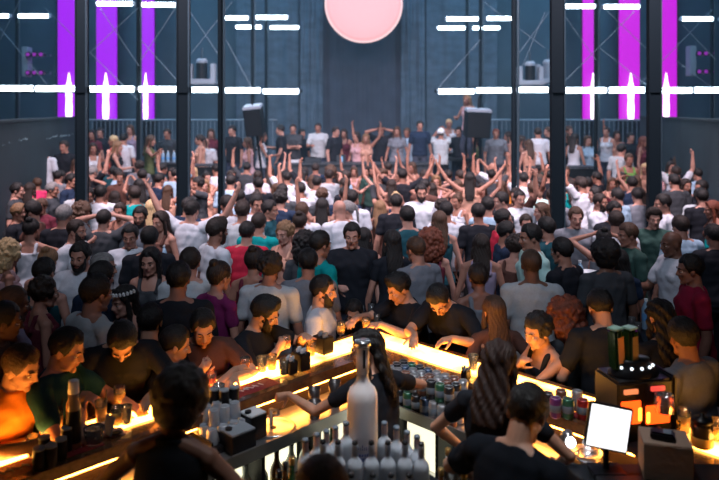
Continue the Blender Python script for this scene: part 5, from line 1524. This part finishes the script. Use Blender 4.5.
while len(crowd) < TOTAL and tries < 60000:
    tries += 1
    Y = rp.uniform(6.2, 15.8); px = rp.uniform(-10, 729); X = (px - CX) * Y / F
    if not clear(X, Y): continue
    md = .44 if tries < 20000 else .40
    if any(math.hypot(X - a['X'], Y - a['Y']) < md for a in crowd): continue
    if any('!' in a['fl'] and Y < a['Y'] < Y + (2.4 if a['po'] == 'wu' else 1.6) and abs(px - a['px']) < (26 if a['po'] == 'wu' else 17) for a in crowd[:n_ann]): continue
    sex = 'M' if rp.random() < .58 else 'F'; far = Y > 11
    d = dict(px=px, X=X, Y=Y, sex=sex, h=(rp.uniform(1.56, 1.68) if sex == 'M' else rp.uniform(1.47, 1.58)), plat=False, fix=False)
    d['py'] = HY + F * (CH - d['h']) / Y
    d['col'] = pick(COLW)
    if sex == 'M' and d['col'] in ('peach', 'pale pink'): d['col'] = 'white'
    d['st'] = pick([('t', 8), ('p', 1), ('c', 1)]) if sex == 'M' else pick([('k', 6), ('t', 4)])
    d['hs'] = pick([('sh', 8), ('cr', 3), ('qu', 1.5), ('re', 1), ('ba', .6), ('cu', .8)]) if sex == 'M' else pick([('lo', 6), ('wa', 3), ('bu', 2), ('po', 2), ('cu', 1), ('bc', .8)])
    d['hc'] = pick([('k', 6), ('d', 5), ('b', 3), ('l', 1), ('y', .6)] if sex == 'F' else [('k', 7), ('d', 5), ('b', 1.5), ('g', .5)])
    d['fa'] = pick([('b', 5), ('bl', 2), ('br', 2), ('l', 1), ('r', 1), ('fl', 1), ('fr', 1), ('f', 1.3)])
    d['po'] = pick([('st', 4), ('ho', 2), ('ur', 2), ('ul', 2), ('au', 2), ('fi', 1), ('oh', .6)] if far else [('st', 8), ('ho', 4), ('ul', .3)])
    d['fl'] = 'B' if sex == 'M' and rp.random() < .4 else ''
    crowd.append(d)
plat = []
for l in PLAT.split('\n'):
    d = dec(l); q = d['fl'].split(','); d['Y'] = float(q[0][1:]); d['fl'] = ''.join(q[1:]); d['plat'] = True
    d['X'] = (d['px'] - CX) * d['Y'] / F; d['z'] = CH - (d['py'] - HY) * d['Y'] / F; plat.append(d)
# ---- labels
def zone(px):
    for b, s in ((60, 'near scripted wall'), (165, 'below violet columns'), (235, 'around inner violet-side post'), (300, 'below tilted speaker'), (345, 'beneath first booth desk'), (420, 'below pink disc'), (500, 'below boxy speaker'), (572, 'around thickest post'), (665, 'below magenta columns'), (9999, 'near plain parapet')):
        if px < b: return s
def depth(d):
    if d['plat']: return 'on platform'
    Y = d['Y']; return 'close to bar' if Y < 7.6 else 'front half' if Y < 9.6 else 'mid crowd' if Y < 12 else 'far crowd' if Y < 14 else 'crowd nearest stage'.replace('nearest ', 'by ')
for d in crowd + plat:
    who = 'man' if d['sex'] == 'M' else 'woman'
    hp = 'shaved head' if d['hs'] == 'ba' else ('white cap' if d['hs'] == 'ca' else ('%s %s' % (HC[d['hc']][1], HS[d['hs']][1]) if d['hs'] in ('bu', 'po') else '%s %s hair' % (HS[d['hs']][1], HC[d['hc']][1])))
    base = '%s in %s %s' % (who, d['col'], ST[d['st']][1]); pl = '%s %s' % (depth(d), zone(d['px']))
    if 'W' in d['fl']: hp = 'white flower crown'
    if d['hs'] == 'ca': hp = 'white cap'
    sh = base.split(' ')[2:]
    d['short'] = '%s in %s' % (who, d['col'])
    bd = 'bearded ' if 'B' in d['fl'] else ''
    d['base'] = bd + base; d['pl'] = pl; d['hp'] = hp
    fa, po = FA[d['fa']][1], PO[d['po']][1]
    P = (d['px'], d['py'])
    d['cands'] = [', '.join((bd + base, hp, x, pl)) for x in ((po, fa) if d['po'] != 'st' else (fa,))]
    d['cands'].append(', '.join((bd + base, fa + ' ' + po, pl)) if d['po'] != 'st' else ', '.join((bd + base, hp, fa, pl)))
from collections import Counter
WD = re = __import__('re')
def nw(s): return len(WD.findall(r"[A-Za-z0-9][A-Za-z0-9'’-]*", s))
everyone = crowd + plat
cnt = Counter()
for d in everyone:
    for c in set(d['cands']): cnt[c] += 1
used = set(); left = []
for d in everyone:
    ok = [c for c in d['cands'] if cnt[c] == 1 and nw(c) <= 16 and c not in used]
    if ok: d['label'] = ok[0]; used.add(ok[0])
    else: left.append(d)
for d in left:                                   # name the neighbour instead
    nb = sorted((a for a in everyone if a is not d and a['col'] != d['col']), key=lambda a: math.hypot(a['X'] - d['X'], a['Y'] - d['Y']))[:6]
    done = False
    for a in nb:
        rel = 'behind' if a['Y'] < d['Y'] - .25 else 'in front of' if a['Y'] > d['Y'] + .25 else 'beside'
        for mid in (d['hp'] + ', ', ''):
            c = '%s, %s%s %s, %s' % (d['base'], mid, rel, a['short'], d['pl'])
            if c not in used and nw(c) <= 16: d['label'] = c; used.add(c); done = True; break
        if done: break
    if not done:
        d['label'] = '%s, %s, %s' % (d['base'], d['hp'], d['pl']); print('DUP', d['label'])
SKT = [(.42, .205, .15), (.36, .17, .12), (.30, .135, .095), (.46, .235, .18)]
PANTS = [(.012, .014, .02), (.03, .04, .07), (.02, .02, .022), (.05, .06, .09)]
for i, d in enumerate(everyone):
    rz = R(FA[d['fa']][0] + rp.uniform(-12, 12))
    sk = (.16, .075, .05) if 'D' in d['fl'] else SKT[rp.randrange(4)]
    if d['plat']: head = (d['X'], d['Y'], d['z']); zf = .6 if 'Z' not in d['fl'] else 1.63
    else: head = (d['X'], d['Y'], d['h']); zf = 0
    if d['plat'] and d['Y'] < 17.8: zf = .56
    if not d['plat'] and d['h'] > 1.75: zf = d['h'] - 1.6
    h0z = 1.62; sc = (head[2] - zf) / h0z
    if d['plat'] and not (.86 < sc < 1.14): sc = max(.86, min(1.14, sc))
    zf = head[2] - h0z * sc if False else zf
    hair = HS[d['hs']][0]
    person(d['sex'], PO[d['po']][0], head, rz, COLR[d['col']], ST[d['st']][0], hair, HC.get(d['hc'], HC['d'])[0], sk, 'B' in d['fl'], d['label'],
           'people on the platform' if d['plat'] else 'people dancing in the crowd', cap=(.7, .72, .75) if d['hs'] == 'ca' else None, crown='W' in d['fl'], legc=PANTS[rp.randrange(4)])
print('CROWD', len(crowd), len(plat), 'tries', tries)
# ---------------------------------------------------------------- guests leaning on the bar, and the bar staff
GA = 'guests along the bar'; SA = 'bar staff'
def guest(px, py, Y, z, sex, rz, col, style, hair, hc, spec, label, beard=False, skin=(.52, .28, .19), grp=GA, **kw):
    k = (px - CX) / F
    if Y < 0: Y = (-Y - AX) / (1 - k) if k < 0 else (-Y + AX) / (1 + k)      # minus: distance class from the bar apex line
    p = at(px, py, Y)
    if z is not None: p.z = z
    spec = dict(spec); spec0 = spec.get('drop', 0); zf = kw.get('zfloor', 0)
    h = skeleton(sex, spec)['H'].translation.z; want = (p.z - zf) / (1.0 if sex == 'M' else .95)
    spec['drop'] = max(-.02, spec.get('drop', 0) + h - want) if h > want else spec.get('drop', 0)
    if spec['drop'] > .26: spec['drop'] = .26
    dz = spec['drop'] - spec0
    for q in 'rl':
        if spec[q][2] > 1.24: spec[q] = (spec[q][0], spec[q][1], spec[q][2] - dz - .035)
    return person(sex, None, p, R(rz), COLR[col], style, hair, HC[hc][0], skin, beard, label, grp, spec=spec, **kw)
def L(**k):
    d = dict(lean=20, drop=.06, pitch=15, r=(.12, .48, 1.17), rh=(1, -.3, -.6), l=(-.14, .46, 1.17), lh=(-1, -.3, -.6), rd=(-.5, .8, -.1), ld=(.5, .8, -.1), rn=(0, 0, -1), ln=(0, 0, -1), rc=.45, lc=.45); d.update(k); return d
# along the violet arm
guest(22, 368, -5.9, None, 'M', -120, 'orange', 'tee', 'short', 'b', L(yaw=-20, pitch=10, lean=14), 'man in orange and red shirt at the frame end of the bar, brown hair')
guest(68, 350, -5.95, None, 'M', -95, 'dark teal', 'tee', 'short', 'k', L(lean=8, pitch=12, r=(.2, .42, 1.1), l=(-.1, .44, 1.13)), 'man with thick black hair in teal shirt at the bar, in profile', beard=False)
guest(122, 342, -5.92, None, 'M', -158, 'black', 'tee', 'short', 'k', L(lean=26, pitch=30, yaw=4, r=(.20, .34, 1.18), l=(-.16, .46, 1.19)), 'man in black v-neck looking down at his hands on the bar', beard=True)
guest(176, 345, -6.0, None, 'M', -70, 'black', 'tee', 'short', 'k', L(lean=10, yaw=0, pitch=8), 'dark-haired man in black turned away, between two lit faces at the bar', beard=False)
guest(203, 328, -6.0, None, 'M', -165, 'brown', 'tee', 'short', 'k', L(lean=14, pitch=14, yaw=-6, r=(.04, .30, 1.30), rd=(-.6, .2, .7), rn=(0, -1, .2), rc=1.0, l=(-.2, .42, 1.15)), 'man in dark brown t-shirt with a raised fist, facing over the bar', beard=False)
_, k6 = guest(266, 314, -6.0, None, 'M', -112, 'black', 'tee', 'quiff', 'k', L(lean=16, pitch=10, yaw=-14, r=(.10, .30, 1.34), rd=(-.5, .3, .75), rn=(-.6, -.4, 0), rc=1.3, l=(-.1, .40, 1.22), ld=(.5, .5, .3)), 'bearded man in black t-shirt lifting a drink to his mouth', beard=True)
w = k6['M'] @ (k6['WR'] + k6['DR'] * .07 + Vector((-.03, .02, 0))); tumbler(w - Vector((0, 0, .05)), 'short drink held at the mouth by the bearded man in black', M_DRO, r=.032, h=.085)
guest(324, 291, -6.15, None, 'M', -100, 'white', 'polo', 'short', 'k', L(lean=4, pitch=2, drop=.0, r=(.22, .25, 1.0), l=(-.2, .30, 1.05)), 'man in open white polo shirt at the bar, in profile', beard=True)
guest(354, 313, 5.98, None, 'F', 175, 'black', 'tee', 'short', 'k', L(lean=12, pitch=12, drop=.15), 'short dark-haired guest at the apex of the bar, partly hidden by hair')
# along the magenta arm
guest(398, 289, -6.1, None, 'M', 118, 'black', 'polo', 'quiff', 'k', L(lean=14, pitch=14, yaw=0, r=(.05, .50, 1.19), l=(-.20, .42, 1.19)), 'man in black collared shirt at the bar, face turned to the bottles', beard=False)
guest(439, 300, -5.98, None, 'M', 140, 'black', 'tee', 'short', 'k', L(lean=28, pitch=26, yaw=-14, r=(.02, .52, 1.20), l=(-.24, .40, 1.20)), 'man in black t-shirt bending low over the bar, looking down')
guest(494, 312, -6.25, None, 'F', 10, 'brown', 'tee', 'long', 'b', dict(lean=4, r=(.25, .1, .95), rh=(.4, -1, 0), l=(-.25, .1, .95), lh=(-.4, -1, 0)), 'woman with very long brown hair standing with her back to the bar lights')
guest(537, 332, -6.0, None, 'F', 112, 'black', 'tank', 'curly', 'k', L(lean=12, pitch=4, yaw=-4, r=(.03, .24, 1.335), rh=(1, 0, -1), rd=(-.55, -.1, .7), rn=(0, -1, 0), rc=1.5, l=(.02, .44, 1.16), ld=(1, .1, 0), lh=(-1, 0, -.6)), 'woman in black tank top resting her chin on her hand')
guest(563, 318, -6.45, None, 'F', 30, 'dark grey', 'tee', 'big_curly', 'r', dict(lean=4, r=(.25, .1, .95), rh=(.4, -1, 0), l=(-.25, .1, .95), lh=(-.4, -1, 0)), 'woman with big auburn curls behind the woman resting her chin')
guest(683, 338, -6.3, None, 'M', 30, 'grey', 'polo', 'short', 'k', dict(lean=6, pitch=10, yaw=25, r=(.26, .25, 1.0), rh=(.4, -1, 0), l=(-.26, .2, 1.0), lh=(-.4, -1, 0)), 'man in taupe grey shirt with dark collar, back to the dispenser', skin=(.30, .14, .09))
# second line standing right behind the guests
guest(600, 308, -6.45, None, 'M', 0, 'black', 'tee', 'short', 'k', dict(lean=10, pitch=20, r=(.26, .2, 1.0), rh=(.4, -1, 0), l=(-.26, .2, 1.0), lh=(-.4, -1, 0)), 'broad dark back of a man bowed behind the dispenser')
guest(660, 318, -6.6, None, 'F', 10, 'black', 'tee', 'wavy', 'k', dict(lean=6, r=(.26, .2, 1.0), rh=(.4, -1, 0), l=(-.26, .2, 1.0), lh=(-.4, -1, 0)), 'woman in black with dark wavy hair between dispenser and crimson t-shirt')
guest(150, 322, -6.4, None, 'M', 10, 'black', 'tee', 'short', 'k', dict(lean=4, r=(.26, .2, 1.0), rh=(.4, -1, 0), l=(-.26, .2, 1.0), lh=(-.4, -1, 0)), 'man in black, back turned, under the flower-crowned woman')
guest(5, 322, -6.45, None, 'M', -60, 'brown', 'tee', 'crop', 'k', dict(lean=4, r=(.26, .2, 1.0), rh=(.4, -1, 0), l=(-.26, .2, 1.0), lh=(-.4, -1, 0)), 'man in brown at the frame edge behind the man in orange', skin=(.16, .075, .05))
# staff inside the V (their floor is raised a hand's breadth)
guest(181, 403, 2.95, None, 'F', -8, 'black', 'vest', 'afro', 'k', dict(lean=14, pitch=14, r=(.34, .22, 1.02), rh=(1, -.6, 0), l=(-.34, .22, 1.02), lh=(-1, -.6, 0), rc=.7, lc=.7), 'bartender with dark bushy curls in black sleeveless top, back turned', grp=SA, zfloor=.12, skin=(.26, .13, .09))
guest(366, 351, 4.20, None, 'F', 28, 'black', 'tee', 'wavy', 'k', dict(lean=10, pitch=8, yaw=-60, l=(-.42, .42, 1.08), lh=(-.6, -.4, -1), r=(.24, .30, 1.05), rh=(1, -.5, 0), ld=(-.6, .6, -.3)), 'bartender with long black hair behind the oversized bottle, arm reaching to the sink', grp=SA, zfloor=.12)
guest(499, 366, 3.55, None, 'F', -30, 'black', 'tee', 'wavy', 'm', dict(lean=6, pitch=14, r=(.28, .24, 1.05), rh=(1, -.6, 0), l=(-.28, .24, 1.0), lh=(-1, -.6, 0)), 'bartender with wavy dark brown hair in black, back turned', grp=SA, zfloor=.12)
guest(527, 415, 3.05, None, 'M', -42, 'near black', 'tee', 'short', 'k', dict(lean=16, pitch=22, yaw=-10, r=(.22, .40, 1.05), rh=(1, -.6, 0), l=(-.26, .34, 1.02), lh=(-1, -.6, 0)), 'bartender in dark navy t-shirt bending towards the till screen', grp=SA, zfloor=.12)
guest(322, 500, 2.25, None, 'M', 5, 'black', 'tee', 'short', 'b', dict(lean=4, pitch=14, r=(.26, .2, 1.0), rh=(.4, -1, 0), l=(-.26, .2, 1.0), lh=(-.4, -1, 0)), 'brown-haired head rising at the frame bottom before the bottles', grp=SA, zfloor=0)

# ---------------------------------------------------------------- camera
cd = bpy.data.cameras.new('camera'); cam = bpy.data.objects.new('camera', cd); COL.objects.link(cam)
cam.location = (0, 0, CH); cam.rotation_euler = (R(90), 0, 0); cd.sensor_width = 36; cd.lens = F / 719 * 36
cd.shift_y = -(240 - HY) / 719; cd.clip_end = 100
cd.dof.use_dof = True; cd.dof.focus_distance = 5.6; cd.dof.aperture_fstop = 1.5
SC.camera = cam
# ---------------------------------------------------------------- light
def area(name, loc, tgt, size, power, col, sy=None, spread=180):
    l = bpy.data.lights.new(name, 'AREA'); o = bpy.data.objects.new(name, l); COL.objects.link(o)
    l.shape = 'RECTANGLE'; l.size = size; l.size_y = sy or size; l.energy = power; l.color = col; l.spread = R(spread)
    o.location = loc; o.rotation_euler = (Vector(tgt) - Vector(loc)).to_track_quat('-Z', 'Y').to_euler(); return o
area('house_wash_a', (-4.0, 7.5, 8.6), (-3.0, 12.8, 1.2), 1.6, 430, (1.0, .80, .88), spread=95)
area('house_wash_b', (4.0, 7.5, 8.6), (3.0, 12.8, 1.2), 1.6, 430, (1.0, .80, .88), spread=95)
area('house_wash_c', (0, 11.5, 9.0), (0, 15.0, 1.2), 2.0, 270, (1.0, .78, .87), spread=110)
area('house_cool_fill', (0, 1.5, 7.2), (0, 12.5, 1.5), 2.5, 105, (.72, .82, 1.0), spread=75)  # soft fill added from the camera side to brighten faces
area('bar_downlight', (.3, 3.3, 6.2), (.35, 3.9, 1.0), .5, 12, (.92, .95, 1.0), spread=42)  # unseen light added overhead to brighten the bottles and cans
area('stage_blue_a', (-7, 17.0, 9.2), (-4, 22.4, 3.0), 2.5, 410, (.32, .68, 1.0))
area('stage_blue_b', (7, 17.0, 9.2), (4, 22.4, 3.0), 2.5, 410, (.32, .68, 1.0))
area('stage_blue_c', (0, 16.5, 9.3), (0, 22.4, 3.0), 2.5, 230, (.42, .66, 1.0))
w = bpy.data.worlds.new('world'); SC.world = w; w.use_nodes = True
w.node_tree.nodes['Background'].inputs[0].default_value = (.10, .16, .25, 1); w.node_tree.nodes['Background'].inputs[1].default_value = .3
SC.view_settings.view_transform = 'Standard'; SC.view_settings.look = 'None'; SC.view_settings.gamma = 1; SC.view_settings.exposure = 0
try: SC.view_settings.use_curve_mapping = False
except Exception: pass
for o in list(bpy.data.objects):
    if o.name == 'tmp': bpy.data.objects.remove(o)
